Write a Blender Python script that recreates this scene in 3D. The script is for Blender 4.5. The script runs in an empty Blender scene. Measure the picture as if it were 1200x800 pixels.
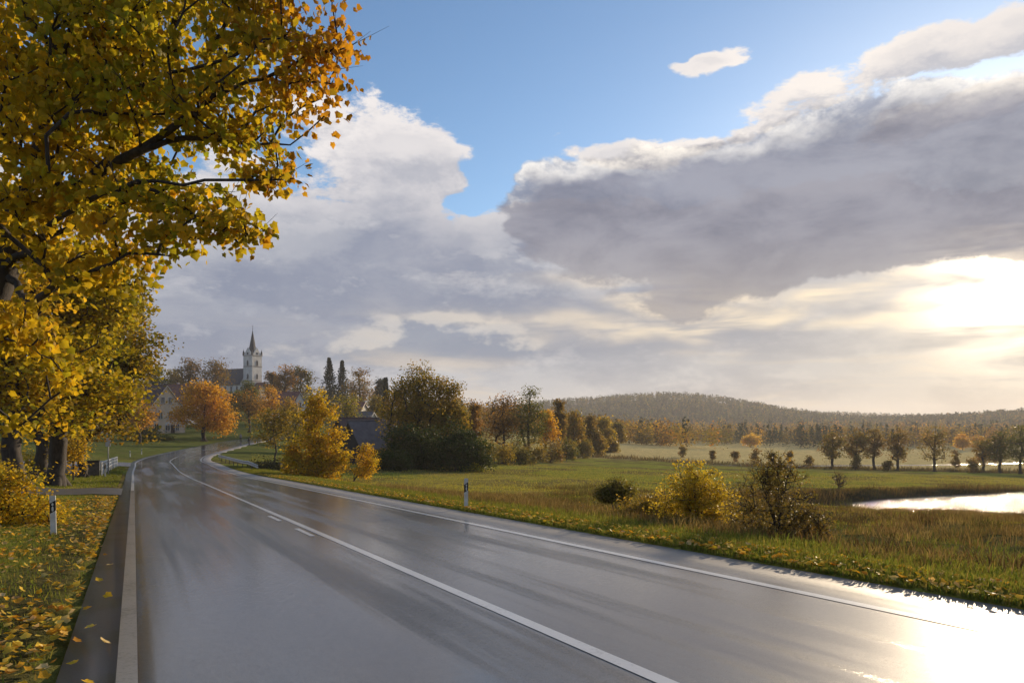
import bpy, math, random
import numpy as np
from mathutils import Vector, Matrix

rnd = random.Random(7)
scn = bpy.context.scene
COL = scn.collection
R = math.radians

# ------------------------------------------------------------------ camera, light, exposure
FPX, HZ, CAMH = 850.0, 488.0, 1.9          # focal length and horizon in photo pixels, eye height in metres
cam_d = bpy.data.cameras.new('camera')
cam = bpy.data.objects.new('camera', cam_d)
COL.objects.link(cam)
cam.location = (0, 0, CAMH)
cam.rotation_euler = (R(90), 0, 0)
cam_d.sensor_width = 36
cam_d.lens = 36 * FPX / 1200
cam_d.shift_y = (HZ - 400) / 1200
cam_d.clip_start = 0.1
cam_d.clip_end = 9000
scn.camera = cam

SUN_AZ, SUN_EL = R(34.5), R(10.5)          # azimuth clockwise from +Y
SUN_DIR = Vector((math.sin(SUN_AZ) * math.cos(SUN_EL), math.cos(SUN_AZ) * math.cos(SUN_EL), math.sin(SUN_EL)))
sd = bpy.data.lights.new('sun', 'SUN')
sd.energy = 4.4
sd.angle = R(1.5)
sd.color = (1.0, 0.80, 0.55)
sun = bpy.data.objects.new('sun', sd)
COL.objects.link(sun)
sun.rotation_euler = (-SUN_DIR).to_track_quat('-Z', 'Y').to_euler()
sun.location = (60, 90, 60)

scn.view_settings.view_transform = 'Standard'
scn.view_settings.look = 'None'
scn.view_settings.gamma = 1.0
scn.view_settings.exposure = 0.30
scn.view_settings.use_curve_mapping = False
cy = scn.cycles
cy.use_denoising = True
cy.max_bounces = 6
cy.diffuse_bounces = 3
cy.glossy_bounces = 3
cy.transmission_bounces = 4
cy.volume_bounces = 0
cy.transparent_max_bounces = 8
cy.caustics_reflective = False
cy.caustics_refractive = False
cy.sample_clamp_indirect = 4.0
cy.use_adaptive_sampling = True
cy.adaptive_threshold = 0.02


# ------------------------------------------------------------------ node helpers
class NT:
    def __init__(self, tree):
        self.t = tree
        self.n = tree.nodes
        self.l = tree.links

    def node(self, kind, **kw):
        nd = self.n.new(kind)
        for k, v in kw.items():
            setattr(nd, k, v)
        return nd

    def put(self, sock, v):
        if isinstance(v, E):
            v = v.s
        if isinstance(v, bpy.types.NodeSocket):
            self.l.new(v, sock)
        else:
            if hasattr(sock, 'default_value'):
                try:
                    sock.default_value = v
                except Exception:
                    sock.default_value = (*v, 1.0)

    def m(self, op, a, b=None, c=None, clamp=False):
        nd = self.node('ShaderNodeMath', operation=op)
        nd.use_clamp = clamp
        for i, v in enumerate((a, b, c)):
            if v is not None:
                self.put(nd.inputs[i], v)
        return E(self, nd.outputs[0])

    def sstep(self, x, a, b, lo=0.0, hi=1.0, smooth=True):
        nd = self.node('ShaderNodeMapRange', interpolation_type='SMOOTHSTEP' if smooth else 'LINEAR')
        nd.clamp = True
        self.put(nd.inputs[0], x)
        for i, v in enumerate((a, b, lo, hi)):
            self.put(nd.inputs[i + 1], v)
        return E(self, nd.outputs[0])

    def noise(self, vec, scale=1.0, detail=4.0, rough=0.5, dist=0.0, lac=2.0, color=False):
        nd = self.node('ShaderNodeTexNoise')
        if vec is not None:
            self.put(nd.inputs['Vector'], vec)
        nd.inputs['Scale'].default_value = scale
        nd.inputs['Detail'].default_value = detail
        nd.inputs['Roughness'].default_value = rough
        nd.inputs['Lacunarity'].default_value = lac
        nd.inputs['Distortion'].default_value = dist
        return E(self, nd.outputs['Color' if color else 'Fac'])

    def mix(self, f, a, b, blend='MIX'):
        nd = self.node('ShaderNodeMix', data_type='RGBA', blend_type=blend)
        self.put(nd.inputs[0], f)
        for s, v in ((nd.inputs[6], a), (nd.inputs[7], b)):
            if isinstance(v, tuple) and len(v) == 3:
                v = (*v, 1.0)
            self.put(s, v)
        return E(self, nd.outputs[2])

    def xyz(self, x, y, z):
        nd = self.node('ShaderNodeCombineXYZ')
        for i, v in enumerate((x, y, z)):
            self.put(nd.inputs[i], v)
        return E(self, nd.outputs[0])

    def sep(self, v):
        nd = self.node('ShaderNodeSeparateXYZ')
        self.put(nd.inputs[0], v)
        return [E(self, nd.outputs[i]) for i in range(3)]

    def vscale(self, v, s):
        nd = self.node('ShaderNodeVectorMath', operation='MULTIPLY')
        self.put(nd.inputs[0], v)
        self.put(nd.inputs[1], s)
        return E(self, nd.outputs[0])

    def bump(self, h, strength=0.5, dist=0.05):
        nd = self.node('ShaderNodeBump')
        self.put(nd.inputs['Height'], h)
        self.put(nd.inputs['Strength'], strength)
        self.put(nd.inputs['Distance'], dist)
        return nd.outputs[0]


class E:
    def __init__(self, nt, s):
        self.nt, self.s = nt, s

    def __add__(self, o): return self.nt.m('ADD', self, o)
    __radd__ = __add__
    def __sub__(self, o): return self.nt.m('SUBTRACT', self, o)
    def __rsub__(self, o): return self.nt.m('SUBTRACT', o, self)
    def __mul__(self, o): return self.nt.m('MULTIPLY', self, o)
    __rmul__ = __mul__
    def __truediv__(self, o): return self.nt.m('DIVIDE', self, o)


# ------------------------------------------------------------------ sky
def azel(px, py):
    """photo direction -> azimuth and elevation, both times 850, so that one unit is about one pixel"""
    az = math.atan((px - 600) / FPX)
    el = math.atan((HZ - py) / FPX * math.cos(az))
    return az * 850, el * 850


world = bpy.data.worlds.new('World')
scn.world = world
world.use_nodes = True
world.cycles.sampling_method = 'MANUAL'
world.cycles.sample_map_resolution = 256
w = NT(world.node_tree)
w.n.clear()
SKY = 0.10
tc = w.node('ShaderNodeTexCoord')
D = E(w, tc.outputs['Generated'])
sky = w.node('ShaderNodeTexSky', sky_type='NISHITA')
sky.sun_disc = False
sky.sun_elevation = SUN_EL
sky.sun_rotation = SUN_AZ
sky.altitude = 400
sky.air_density = 1.0
sky.dust_density = 0.6
sky.ozone_density = 2.0
dx, dy, dz = w.sep(D)
AZ = w.m('ARCTAN2', dx, dy) * 850.0
EL = w.m('ARCSINE', dz) * 850.0


def gauss(U, V, px, py, rx, ry, rot=0):
    cu, cv = azel(px, py)
    c, s = math.cos(R(rot)), math.sin(R(rot))
    a = U - cu
    b = V - cv
    p = (a * c + b * s) / rx
    q = (b * c - a * s) / ry
    r2 = p * p + q * q
    return w.m('POWER', 2.718, r2 * -1.0)


def shifted(dv):                               # the sky a little higher up, for the light on cloud tops
    return w.xyz(dx, dy, dz + dv / 850.0)


def fbm(vec, sx, sz, scale, detail=6, rough=0.55, dist=0.0, seed=0.0):
    x, y, z = w.sep(vec)
    return w.noise(w.xyz(x * sx + seed, y * sx, z * sz), scale, detail, rough, dist)


warp = w.noise(w.xyz(dx * 1.0, dy * 1.0, dz * 1.6), 5.0, 4, 0.5, 0, color=True)
wx, wy, wz = w.sep(warp)
U0 = AZ + (wx - 0.5) * 230.0
V0 = EL + (wy - 0.5) * 110.0


def cover_front(vec, U, V):
    """the heavy cloud in front of the sun"""
    g = gauss(U, V, 890, 245, 300, 98, 2)
    for a in ((1120, 205, 210, 84, 2), (700, 245, 120, 56, 8), (1260, 190, 190, 88, 3)):
        g = w.m('MAXIMUM', g, gauss(U, V, *a))
    n = fbm(vec, 1.0, 1.7, 9.0, 9, 0.66, 0.1, 3.1)
    return g + (n - 0.5) * 0.60


def cover_back(vec, U, V):
    """the bank of cloud behind it, the white rafts above and the sheet down to the horizon"""
    g = w.sstep(V, 300.0, 185.0) * 0.95
    for a in ((450, 190, 230, 85, -10), (1110, 60, 270, 44, 9), (1160, 118, 170, 22, 16),
              (850, 62, 60, 13, 3), (800, 165, 330, 22, 5)):
        g = w.m('MAXIMUM', g, gauss(U, V, *a) * 0.74)
    g = g - gauss(U, V, 580, 228, 80, 36, 25) * 0.7
    g = g + w.sstep(V, 430.0, 600.0) * 0.42
    n = fbm(vec, 1.0, 2.2, 7.0, 9, 0.66, 0.15, 0.0)
    return g + (n - 0.5) * 1.25


cb0 = cover_back(D, U0, V0)
cb1 = cover_back(shifted(18), U0, V0 + 18.0)
mB = w.sstep(cb0, 0.44, 0.56)
cf0 = cover_front(D, U0, V0)
cf1 = cover_front(shifted(18), U0, V0 + 18.0)
mF = w.sstep(cf0, 0.38, 0.47)

# distance from the place where the sun breaks through
sdv = w.node('ShaderNodeVectorMath', operation='DOT_PRODUCT')
w.put(sdv.inputs[0], D)
gaz, gel = azel(1185, 328)
gaz, gel = gaz / 850, gel / 850
sdv.inputs[1].default_value = (math.sin(gaz) * math.cos(gel), math.cos(gaz) * math.cos(gel), math.sin(gel))
th = w.m('ARCCOSINE', w.m('MINIMUM', E(w, sdv.outputs['Value']), 0.99999)) * 57.2958
glow_core = w.m('POWER', 2.718, th * th * -0.07)
glow_mid = w.m('POWER', 2.718, th * -0.17)
glow_wide = w.m('POWER', 2.718, th * -0.05)

# the sheet low down: broad soft patches, a few streaks that lie flat
streak = fbm(D, 1.0, 8.0, 4.0, 4, 0.5, 0.5, 11.0)
patch = fbm(D, 1.0, 2.8, 3.6, 5, 0.52, 0.3, 7.0)
hi = w.sstep(EL, 185.0, 300.0)
lit_top = w.sstep(cb0 - cb1, 0.0, 0.22) * (hi * 0.7 + 0.3)
thin = w.sstep(cb0, 1.0, 0.6) * (hi * 0.75 + 0.25)
bright = w.m('MAXIMUM', w.m('MAXIMUM', thin * 0.95, lit_top * 0.6), hi * 0.72, clamp=True)
def cum_cover(vec, U, V):
    return gauss(U, V, 500, 402, 170, 26, 4) + (fbm(vec, 1.0, 2.0, 12.0, 5, 0.58, 0.1, 21.0) - 0.5) * 1.1


cum = cum_cover(D, U0, V0)
cum1 = cum_cover(w.xyz(dx + 0.012, dy, dz + 0.010), U0 + 10.0, V0 + 9.0)
dark_bands = w.m('MAXIMUM', gauss(U0, V0, 330, 380, 260, 46, 0), gauss(U0, V0, 470, 290, 150, 26, 5) * 0.8)
pale = w.m('MAXIMUM', gauss(U0, V0, 560, 445, 170, 34, 0), gauss(U0, V0, 1000, 430, 400, 60, 0) * 0.8)
tone = w.sstep(patch + (cb0 - cb1) * 0.35, 0.36, 0.64) - dark_bands * 0.85 + pale * 0.35
grey = w.mix(w.m('ADD', tone, 0.0, clamp=True), (0.205, 0.23, 0.31), (0.41, 0.415, 0.455))
white = w.mix(glow_wide, (0.76, 0.72, 0.71), (0.95, 0.83, 0.69))
shade = w.sstep(patch, 0.40, 0.60)
white = w.mix(shade * 0.35, white, (0.50, 0.49, 0.52))
relief = w.sstep(cb0 - cb1, -0.22, 0.16)
white = w.mix(relief, (0.46, 0.455, 0.49), white)
back_col = w.mix(bright, grey, white)
warmth = glow_wide * w.sstep(EL, 270.0, 60.0)
back_col = w.mix(w.m('MULTIPLY', warmth, 0.62, clamp=True), back_col, (0.54, 0.45, 0.35))
cumm = w.sstep(cum, 0.34, 0.60)
cumc = w.mix(w.sstep(cum - cum1, 0.03, 0.22), (0.22, 0.245, 0.315), (0.52, 0.485, 0.46))
back_col = w.mix(cumm * 0.75, back_col, cumc)
nearh = w.sstep(EL, 130.0, 5.0)
cream = w.sstep(streak, 0.52, 0.72) * nearh * 0.75
back_col = w.mix(cream, back_col, (0.66, 0.54, 0.41))

# bright breaks under the heavy cloud
br = gauss(U0, V0, 960, 352, 330, 13, 3)
br = w.m('MAXIMUM', br, gauss(U0, V0, 780, 340, 130, 16, -5))
br = w.m('MAXIMUM', br, gauss(U0, V0, 1120, 378, 170, 9, 2) * 0.9)
back_col = w.mix(br * w.sstep(streak, 0.36, 0.60), back_col, (0.80, 0.66, 0.48))

# the heavy cloud: grey-violet body, a lit rim along its top
rim = w.sstep(cf0 - cf1, 0.04, 0.22) * w.sstep(cf0, 0.74, 0.42)
body = w.mix(w.sstep(fbm(D, 1.0, 2.4, 6.0, 8, 0.62, 0.3, 5.0), 0.33, 0.67), (0.155, 0.162, 0.215), (0.285, 0.285, 0.335))
body = w.mix(w.sstep(EL, 225.0, 120.0) * 0.6, body, (0.36, 0.325, 0.31))
front_col = w.mix(rim, body, (1.0, 0.92, 0.81))

skyc = w.vscale(E(w, sky.outputs[0]), (SKY * 1.22, SKY * 1.35, SKY * 1.5))
c1 = w.mix(mB * 0.97, skyc, back_col)
gapm = w.sstep(streak, 0.34, 0.56)
glow1 = glow_core * gapm * 2.6 + glow_mid * (gapm * 0.6 + 0.4) * 0.38
gl = w.vscale(w.xyz(1.0, 0.80, 0.52), w.xyz(glow1, glow1, glow1))
c1 = w.mix(1.0, c1, gl, 'ADD')
c2 = w.mix(mF * w.sstep(cf0, 0.30, 0.80, 0.78, 0.95), c1, front_col)
c2 = w.vscale(c2, (1 / SKY, 1 / SKY, 1 / SKY))
bg = w.node('ShaderNodeBackground')
w.put(bg.inputs[0], c2)
bg.inputs[1].default_value = SKY
wo = w.node('ShaderNodeOutputWorld')
w.l.new(bg.outputs[0], wo.inputs[0])
#==END SKY

# ------------------------------------------------------------------ mesh helpers
def tag(o, label=None, cat=None, group=None, kind=None):
    if label: o['label'] = label
    if cat: o['category'] = cat
    if group: o['group'] = group
    if kind: o['kind'] = kind
    return o


def mesh_np(name, v, faces, mat, parent=None, col=None, smooth=False, uv=None):
    """one mesh object from numpy arrays; faces is an (n,k) array or a list of such arrays"""
    v = np.asarray(v, dtype=np.float32)
    if not isinstance(faces, (list, tuple)):
        faces = [faces]
    faces = [np.asarray(f, dtype=np.int32) for f in faces if len(f)]
    me = bpy.data.meshes.new(name)
    me.vertices.add(len(v))
    me.vertices.foreach_set('co', v.ravel())
    nl = sum(f.size for f in faces)
    npoly = sum(len(f) for f in faces)
    me.loops.add(nl)
    me.loops.foreach_set('vertex_index', np.concatenate([f.ravel() for f in faces]))
    me.polygons.add(npoly)
    tot = np.concatenate([np.full(len(f), f.shape[1], dtype=np.int32) for f in faces])
    st = np.concatenate([[0], np.cumsum(tot)[:-1]]).astype(np.int32)
    me.polygons.foreach_set('loop_start', st)
    me.polygons.foreach_set('loop_total', tot)
    if smooth:
        me.polygons.foreach_set('use_smooth', np.ones(npoly, dtype=bool))
    me.update(calc_edges=True)
    if col is not None:
        c = np.ones((len(v), 4), dtype=np.float32)
        c[:, :3] = col
        at = me.color_attributes.new('Col', 'FLOAT_COLOR', 'POINT')
        at.data.foreach_set('color', c.ravel())
    if uv is not None:
        ul = me.uv_layers.new(name='UVMap')
        li = np.concatenate([f.ravel() for f in faces])
        ul.data.foreach_set('uv', np.asarray(uv, dtype=np.float32)[li].ravel())
    if mat: me.materials.append(mat)
    o = bpy.data.objects.new(name, me)
    COL.objects.link(o)
    if parent: o.parent = parent
    return o


def link(name, me, parent=None):
    o = bpy.data.objects.new(name, me)
    COL.objects.link(o)
    if parent: o.parent = parent
    return o


def empty(name, loc, rz=0.0, label=None, cat=None, group=None):
    o = bpy.data.objects.new(name, None)
    COL.objects.link(o)
    o.location = loc
    o.rotation_euler = (0, 0, rz)
    o.empty_display_size = 0.3
    return tag(o, label, cat, group)


class MB:
    """collects simple solids into one mesh"""
    def __init__(self):
        self.v, self.f = [], []

    def add(self, v, f):
        n = len(self.v)
        self.v += [tuple(map(float, p)) for p in v]
        self.f += [tuple(i + n for i in q) for q in f]
        return self

    def box(self, x0, x1, y0, y1, z0, z1):
        v = [(x0, y0, z0), (x1, y0, z0), (x1, y1, z0), (x0, y1, z0), (x0, y0, z1), (x1, y0, z1), (x1, y1, z1), (x0, y1, z1)]
        return self.add(v, [(3, 2, 1, 0), (4, 5, 6, 7), (0, 1, 5, 4), (1, 2, 6, 5), (2, 3, 7, 6), (3, 0, 4, 7)])

    def prism(self, pts, lo, hi, axis='y'):
        """closed outline of 2D points pushed along an axis"""
        n = len(pts)
        def mk(p, h):
            return {'y': (p[0], h, p[1]), 'x': (h, p[0], p[1]), 'z': (p[0], p[1], h)}[axis]
        v = [mk(p, lo) for p in pts] + [mk(p, hi) for p in pts]
        f = [tuple(range(n)), tuple(range(2 * n - 1, n - 1, -1))]
        f += [(i, i + n, (i + 1) % n + n, (i + 1) % n) for i in range(n)]
        return self.add(v, f)

    def tube(self, pts, rad, k=8):
        pts = [Vector(p) for p in pts]
        if not isinstance(rad, (list, tuple)): rad = [rad] * len(pts)
        v, f = [], []
        for i, p in enumerate(pts):
            d = (pts[min(i + 1, len(pts) - 1)] - pts[max(i - 1, 0)]).normalized()
            a = d.cross(Vector((0, 0, 1)) if abs(d.z) < 0.9 else Vector((1, 0, 0))).normalized()
            b = d.cross(a)
            for j in range(k):
                t = 2 * math.pi * j / k
                v.append(p + (a * math.cos(t) + b * math.sin(t)) * rad[i])
        for i in range(len(pts) - 1):
            for j in range(k):
                f.append((i * k + j, i * k + (j + 1) % k, (i + 1) * k + (j + 1) % k, (i + 1) * k + j))
        f.append(tuple(range(k - 1, -1, -1)))
        f.append(tuple((len(pts) - 1) * k + j for j in range(k)))
        return self.add(v, f)

    def build(self, name, mat, parent=None, smooth=False):
        me = bpy.data.meshes.new(name)
        me.from_pydata(self.v, [], self.f)
        me.update()
        import bmesh
        bm = bmesh.new(); bm.from_mesh(me)
        bmesh.ops.recalc_face_normals(bm, faces=bm.faces)
        bm.to_mesh(me); bm.free()
        if smooth:
            for p in me.polygons: p.use_smooth = True
        if mat: me.materials.append(mat)
        return link(name, me, parent)


# ------------------------------------------------------------------ materials
def new_mat(name):
    m = bpy.data.materials.new(name)
    m.use_nodes = True
    nt = NT(m.node_tree)
    nt.n.clear()
    out = nt.node('ShaderNodeOutputMaterial')
    return m, nt, out


def principled(nt, out, **kw):
    p = nt.node('ShaderNodeBsdfPrincipled')
    for k, v in kw.items():
        nt.put(p.inputs[k.replace('_', ' ')], v if not (isinstance(v, tuple) and len(v) == 3) else (*v, 1.0))
    nt.l.new(p.outputs[0], out.inputs[0])
    return p


def plain(name, a, b=None, scale=3.0, rough=0.7, bump=0.0, detail=5, stretch=(1, 1, 1), metallic=0.0, coords='Object'):
    """a base colour that wanders between two tones, with a little relief"""
    m, nt, out = new_mat(name)
    b = b or tuple(c * 0.75 for c in a)
    t = nt.node('ShaderNodeTexCoord')
    vec = nt.vscale(E(nt, t.outputs[coords]), stretch)
    n = nt.noise(vec, scale, detail, 0.6)
    c = nt.mix(nt.sstep(n, 0.3, 0.7), a, b)
    p = principled(nt, out, Base_Color=c, Roughness=rough, Metallic=metallic)
    if bump:
        n2 = nt.noise(vec, scale * 6, 4, 0.6)
        nt.l.new(nt.bump(n2, 0.6, bump), p.inputs['Normal'])
    return m


def leaf_mat(name, trans=0.55, gloss=0.1):
    """leaves: own colour from the mesh, light comes through them"""
    m, nt, out = new_mat(name)
    a = nt.node('ShaderNodeAttribute', attribute_name='Col')
    t = nt.node('ShaderNodeTexCoord')
    n = nt.noise(E(nt, t.outputs['Object']), 9.0, 2, 0.5)
    hs = nt.node('ShaderNodeHueSaturation')
    nt.put(hs.inputs['Color'], E(nt, a.outputs['Color']))
    nt.put(hs.inputs['Value'], nt.sstep(n, 0.25, 0.75, 0.95, 1.5))
    dif = nt.node('ShaderNodeBsdfPrincipled')
    nt.put(dif.inputs['Base Color'], hs.outputs[0])
    dif.inputs['Roughness'].default_value = 0.5
    dif.inputs['Specular IOR Level'].default_value = gloss
    tr = nt.node('ShaderNodeBsdfTranslucent')
    br = nt.node('ShaderNodeMix', data_type='RGBA', blend_type='MULTIPLY')
    br.inputs[0].default_value = 1.0
    nt.l.new(hs.outputs[0], br.inputs[6])
    br.inputs[7].default_value = (1.35, 1.2, 0.75, 1)
    nt.l.new(br.outputs[2], tr.inputs[0])
    mx = nt.node('ShaderNodeMixShader')
    mx.inputs[0].default_value = trans
    nt.l.new(dif.outputs[0], mx.inputs[1])
    nt.l.new(tr.outputs[0], mx.inputs[2])
    nt.l.new(mx.outputs[0], out.inputs[0])
    return m


M = {}
M['leaf'] = leaf_mat('leaf')
M['needle'] = leaf_mat('needle', 0.2, 0.05)
M['wood_leaf'] = leaf_mat('wood_leaf', 0.3, 0.0)
M['grass'] = leaf_mat('grass', 0.4, 0.0)
M['litter'] = leaf_mat('fallen_leaf', 0.25, 0.03)
M['bark'] = plain('bark', (0.055, 0.042, 0.032), (0.022, 0.018, 0.015), 4, 0.9, 0.02, stretch=(3, 3, 0.5))
M['bark_light'] = plain('bark_light', (0.10, 0.08, 0.06), (0.04, 0.032, 0.026), 4, 0.9, 0.02, stretch=(3, 3, 0.5))
M['white_plastic'] = plain('white_plastic', (0.72, 0.72, 0.70), (0.52, 0.51, 0.47), 6, 0.45)
M['black_plastic'] = plain('black_plastic', (0.012, 0.012, 0.013), None, 6, 0.4)
M['reflector'] = plain('reflector', (0.75, 0.74, 0.70), (0.6, 0.6, 0.58), 40, 0.2)
M['zinc'] = plain('zinc', (0.34, 0.35, 0.36), (0.22, 0.22, 0.22), 5, 0.38, metallic=0.8)
M['zinc_dark'] = plain('zinc_dark', (0.12, 0.12, 0.12), (0.07, 0.07, 0.07), 5, 0.5, metallic=0.5)
M['concrete'] = plain('concrete', (0.34, 0.33, 0.31), (0.2, 0.2, 0.19), 2.5, 0.85, 0.01)
M['dark_wood'] = plain('dark_wood', (0.035, 0.024, 0.02), (0.018, 0.014, 0.012), 4, 0.8, 0.01, stretch=(4, 4, 0.4))
M['plaster_white'] = plain('plaster_white', (0.74, 0.71, 0.66), (0.6, 0.57, 0.52), 0.6, 0.85)
M['plaster_cream'] = plain('plaster_cream', (0.70, 0.56, 0.40), (0.58, 0.46, 0.33), 0.6, 0.85)
M['plaster_ochre'] = plain('plaster_ochre', (0.58, 0.40, 0.22), (0.46, 0.31, 0.18), 0.6, 0.85)
M['stone_trim'] = plain('stone_trim', (0.36, 0.32, 0.29), (0.28, 0.25, 0.22), 2, 0.85)
M['roof_slate'] = plain('roof_slate', (0.045, 0.043, 0.05), (0.028, 0.027, 0.032), 1.5, 0.55, 0.01)
M['roof_brown'] = plain('roof_brown', (0.085, 0.038, 0.032), (0.05, 0.026, 0.024), 1.2, 0.7, 0.02)
M['roof_red'] = plain('roof_red', (0.20, 0.075, 0.055), (0.13, 0.055, 0.045), 1.2, 0.75, 0.02)
M['roof_grey'] = plain('roof_grey', (0.13, 0.115, 0.12), (0.085, 0.075, 0.08), 1.2, 0.7, 0.02)
M['pane'] = plain('pane', (0.03, 0.035, 0.045), (0.02, 0.022, 0.03), 2, 0.08)
M['frame'] = plain('frame', (0.62, 0.60, 0.56), (0.5, 0.48, 0.45), 3, 0.5)
M['shutter'] = plain('shutter', (0.10, 0.13, 0.11), (0.06, 0.08, 0.07), 3, 0.6)
M['gold'] = plain('gold', (0.5, 0.36, 0.1), None, 3, 0.3, metallic=1.0)
M['cloth_dark'] = plain('cloth_dark', (0.02, 0.021, 0.028), None, 8, 0.9)
M['cloth_grey'] = plain('cloth_grey', (0.3, 0.3, 0.32), None, 8, 0.9)
M['skin'] = plain('skin', (0.48, 0.3, 0.22), None, 8, 0.6)
M['sign_face'] = plain('sign_face', (0.62, 0.64, 0.68), (0.52, 0.53, 0.56), 5, 0.4)

# ------------------------------------------------------------------ the lie of the land
ND = Vector((-0.4623, 0.8867))                 # heading of the straight road
NN = Vector((0.8867, 0.4623))                  # to its right
SLOPE = 0.045
ctrl = []
for s_ in (-70, -50, -30, -15, 0, 15, 30, 45, 60, 75):
    p = ND * s_ + NN * 3.74
    ctrl.append((p.x, p.y, -SLOPE * s_ if s_ < 66 else -SLOPE * 66 - 0.025 * (s_ - 66)))
ctrl += [(-38.3, 82.0, -3.55), (-43.6, 92.5, -3.80), (-48.5, 105, -3.95), (-52.2, 118, -4.0), (-56.3, 136, -4.0),
         (-60.4, 155, -3.95), (-62.6, 171, -3.8), (-60.5, 184, -3.5), (-53, 194, -3.3), (-40, 200, -3.1), (-20, 204, -3.0), (0, 206, -3.0)]


def catmull(P, k=12):
    P = [np.array(p, float) for p in P]
    P = [2 * P[0] - P[1]] + P + [2 * P[-1] - P[-2]]
    out = []
    for i in range(1, len(P) - 2):
        a, b, c, d = P[i - 1:i + 3]
        for j in range(k):
            t = j / k
            out.append(0.5 * ((2 * b) + (-a + c) * t + (2 * a - 5 * b + 4 * c - d) * t * t + (-a + 3 * b - 3 * c + d) * t ** 3))
    out.append(P[-2])
    return np.array(out)


RC = catmull(ctrl, 16)
seg = np.diff(RC[:, :2], axis=0)
RS = np.concatenate([[0], np.cumsum(np.hypot(seg[:, 0], seg[:, 1]))])
RT = np.gradient(RC[:, :2], RS, axis=0)
RT /= np.linalg.norm(RT, axis=1)[:, None]
i0 = int(np.argmin(np.abs(RC[:, 0] * ND.x + RC[:, 1] * ND.y)))
RS -= RS[i0] + 0.0                             # s = 0 abreast of the camera
UL, UR = -3.80, 3.62                           # edge lines
AL, AR = -4.32, 4.85                           # edge of the asphalt


def road_at(s, u):
    """point on the road surface: s along it, u to the right of its middle"""
    x = np.interp(s, RS, RC[:, 0]); y = np.interp(s, RS, RC[:, 1]); z = np.interp(s, RS, RC[:, 2])
    tx = np.interp(s, RS, RT[:, 0]); ty = np.interp(s, RS, RT[:, 1])
    n = np.hypot(tx, ty)
    return np.stack([x + u * ty / n, y - u * tx / n, z + 0 * u], -1)


def road_frame(x, y):
    x = np.asarray(x, float).ravel(); y = np.asarray(y, float).ravel()
    S = np.empty_like(x); Uo = np.empty_like(x); Z = np.empty_like(x)
    for a in range(0, len(x), 20000):
        b = slice(a, a + 20000)
        ddx = x[b, None] - RC[None, :, 0]
        ddy = y[b, None] - RC[None, :, 1]
        k = np.argmin(ddx * ddx + ddy * ddy, axis=1)
        r = np.arange(len(k))
        ex, ey = ddx[r, k], ddy[r, k]
        al = ex * RT[k, 0] + ey * RT[k, 1]
        S[b] = RS[k] + al
        Uo[b] = ex * RT[k, 1] - ey * RT[k, 0]
        Z[b] = np.interp(S[b], RS, RC[:, 2])
        far = np.hypot(ex, ey)
        Uo[b] = np.where(np.abs(al) > 6, np.sign(Uo[b]) * far, Uo[b])
    return S, Uo, Z


def ss(x, a, b):
    t = np.clip((x - a) / (b - a), 0, 1)
    return t * t * (3 - 2 * t)


_g = np.random.default_rng(5)
_T = _g.random((256, 256)).astype(np.float64)


def vnoise(x, y):
    xi = np.floor(x).astype(int); yi = np.floor(y).astype(int)
    fx = x - xi; fy = y - yi
    fx = fx * fx * (3 - 2 * fx); fy = fy * fy * (3 - 2 * fy)
    def t(a, b): return _T[a % 256, b % 256]
    return (t(xi, yi) * (1 - fx) + t(xi + 1, yi) * fx) * (1 - fy) + (t(xi, yi + 1) * (1 - fx) + t(xi + 1, yi + 1) * fx) * fy


def fnoise(x, y, oct=4):
    r = 0; a = 0.5
    for i in range(oct):
        r = r + a * vnoise(x * 2 ** i + 17.3 * i, y * 2 ** i + 5.1 * i); a *= 0.5
    return r


RIV = catmull([(110, 84), (80, 78.5), (60, 74), (48, 71.5), (41, 69.5), (34, 67.2), (29.5, 65.2), (25, 61.5), (21, 56), (19.5, 50)], 8)
RIVW = np.interp(np.arange(len(RIV)), [0, 16, 32, 40, 48, 56, 72], [7.5, 7, 5.6, 3.6, 2.2, 1.6, 0.9])
WATER = -6.5
BRK = catmull([(260, 205), (180, 190), (130, 180), (100, 172), (78, 170), (62, 168.5), (48, 173), (30, 182), (10, 196)], 8)
BWATER = -9.55


def dist_line(x, y, P, Wd=None):
    x = np.asarray(x).ravel(); y = np.asarray(y).ravel()
    d = np.full(len(x), 1e9); wv = np.zeros(len(x)); side = np.zeros(len(x))
    for i in range(len(P) - 1):
        a, b = P[i], P[i + 1]
        e = b - a; L2 = e @ e
        t = np.clip(((x - a[0]) * e[0] + (y - a[1]) * e[1]) / L2, 0, 1)
        qx = x - a[0] - t * e[0]; qy = y - a[1] - t * e[1]
        q = np.hypot(qx, qy)
        k = q < d
        d[k] = q[k]
        side[k] = qy[k]
        if Wd is not None: wv[k] = (Wd[i] + (Wd[i + 1] - Wd[i]) * t)[k]
    return d, wv, side


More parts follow.
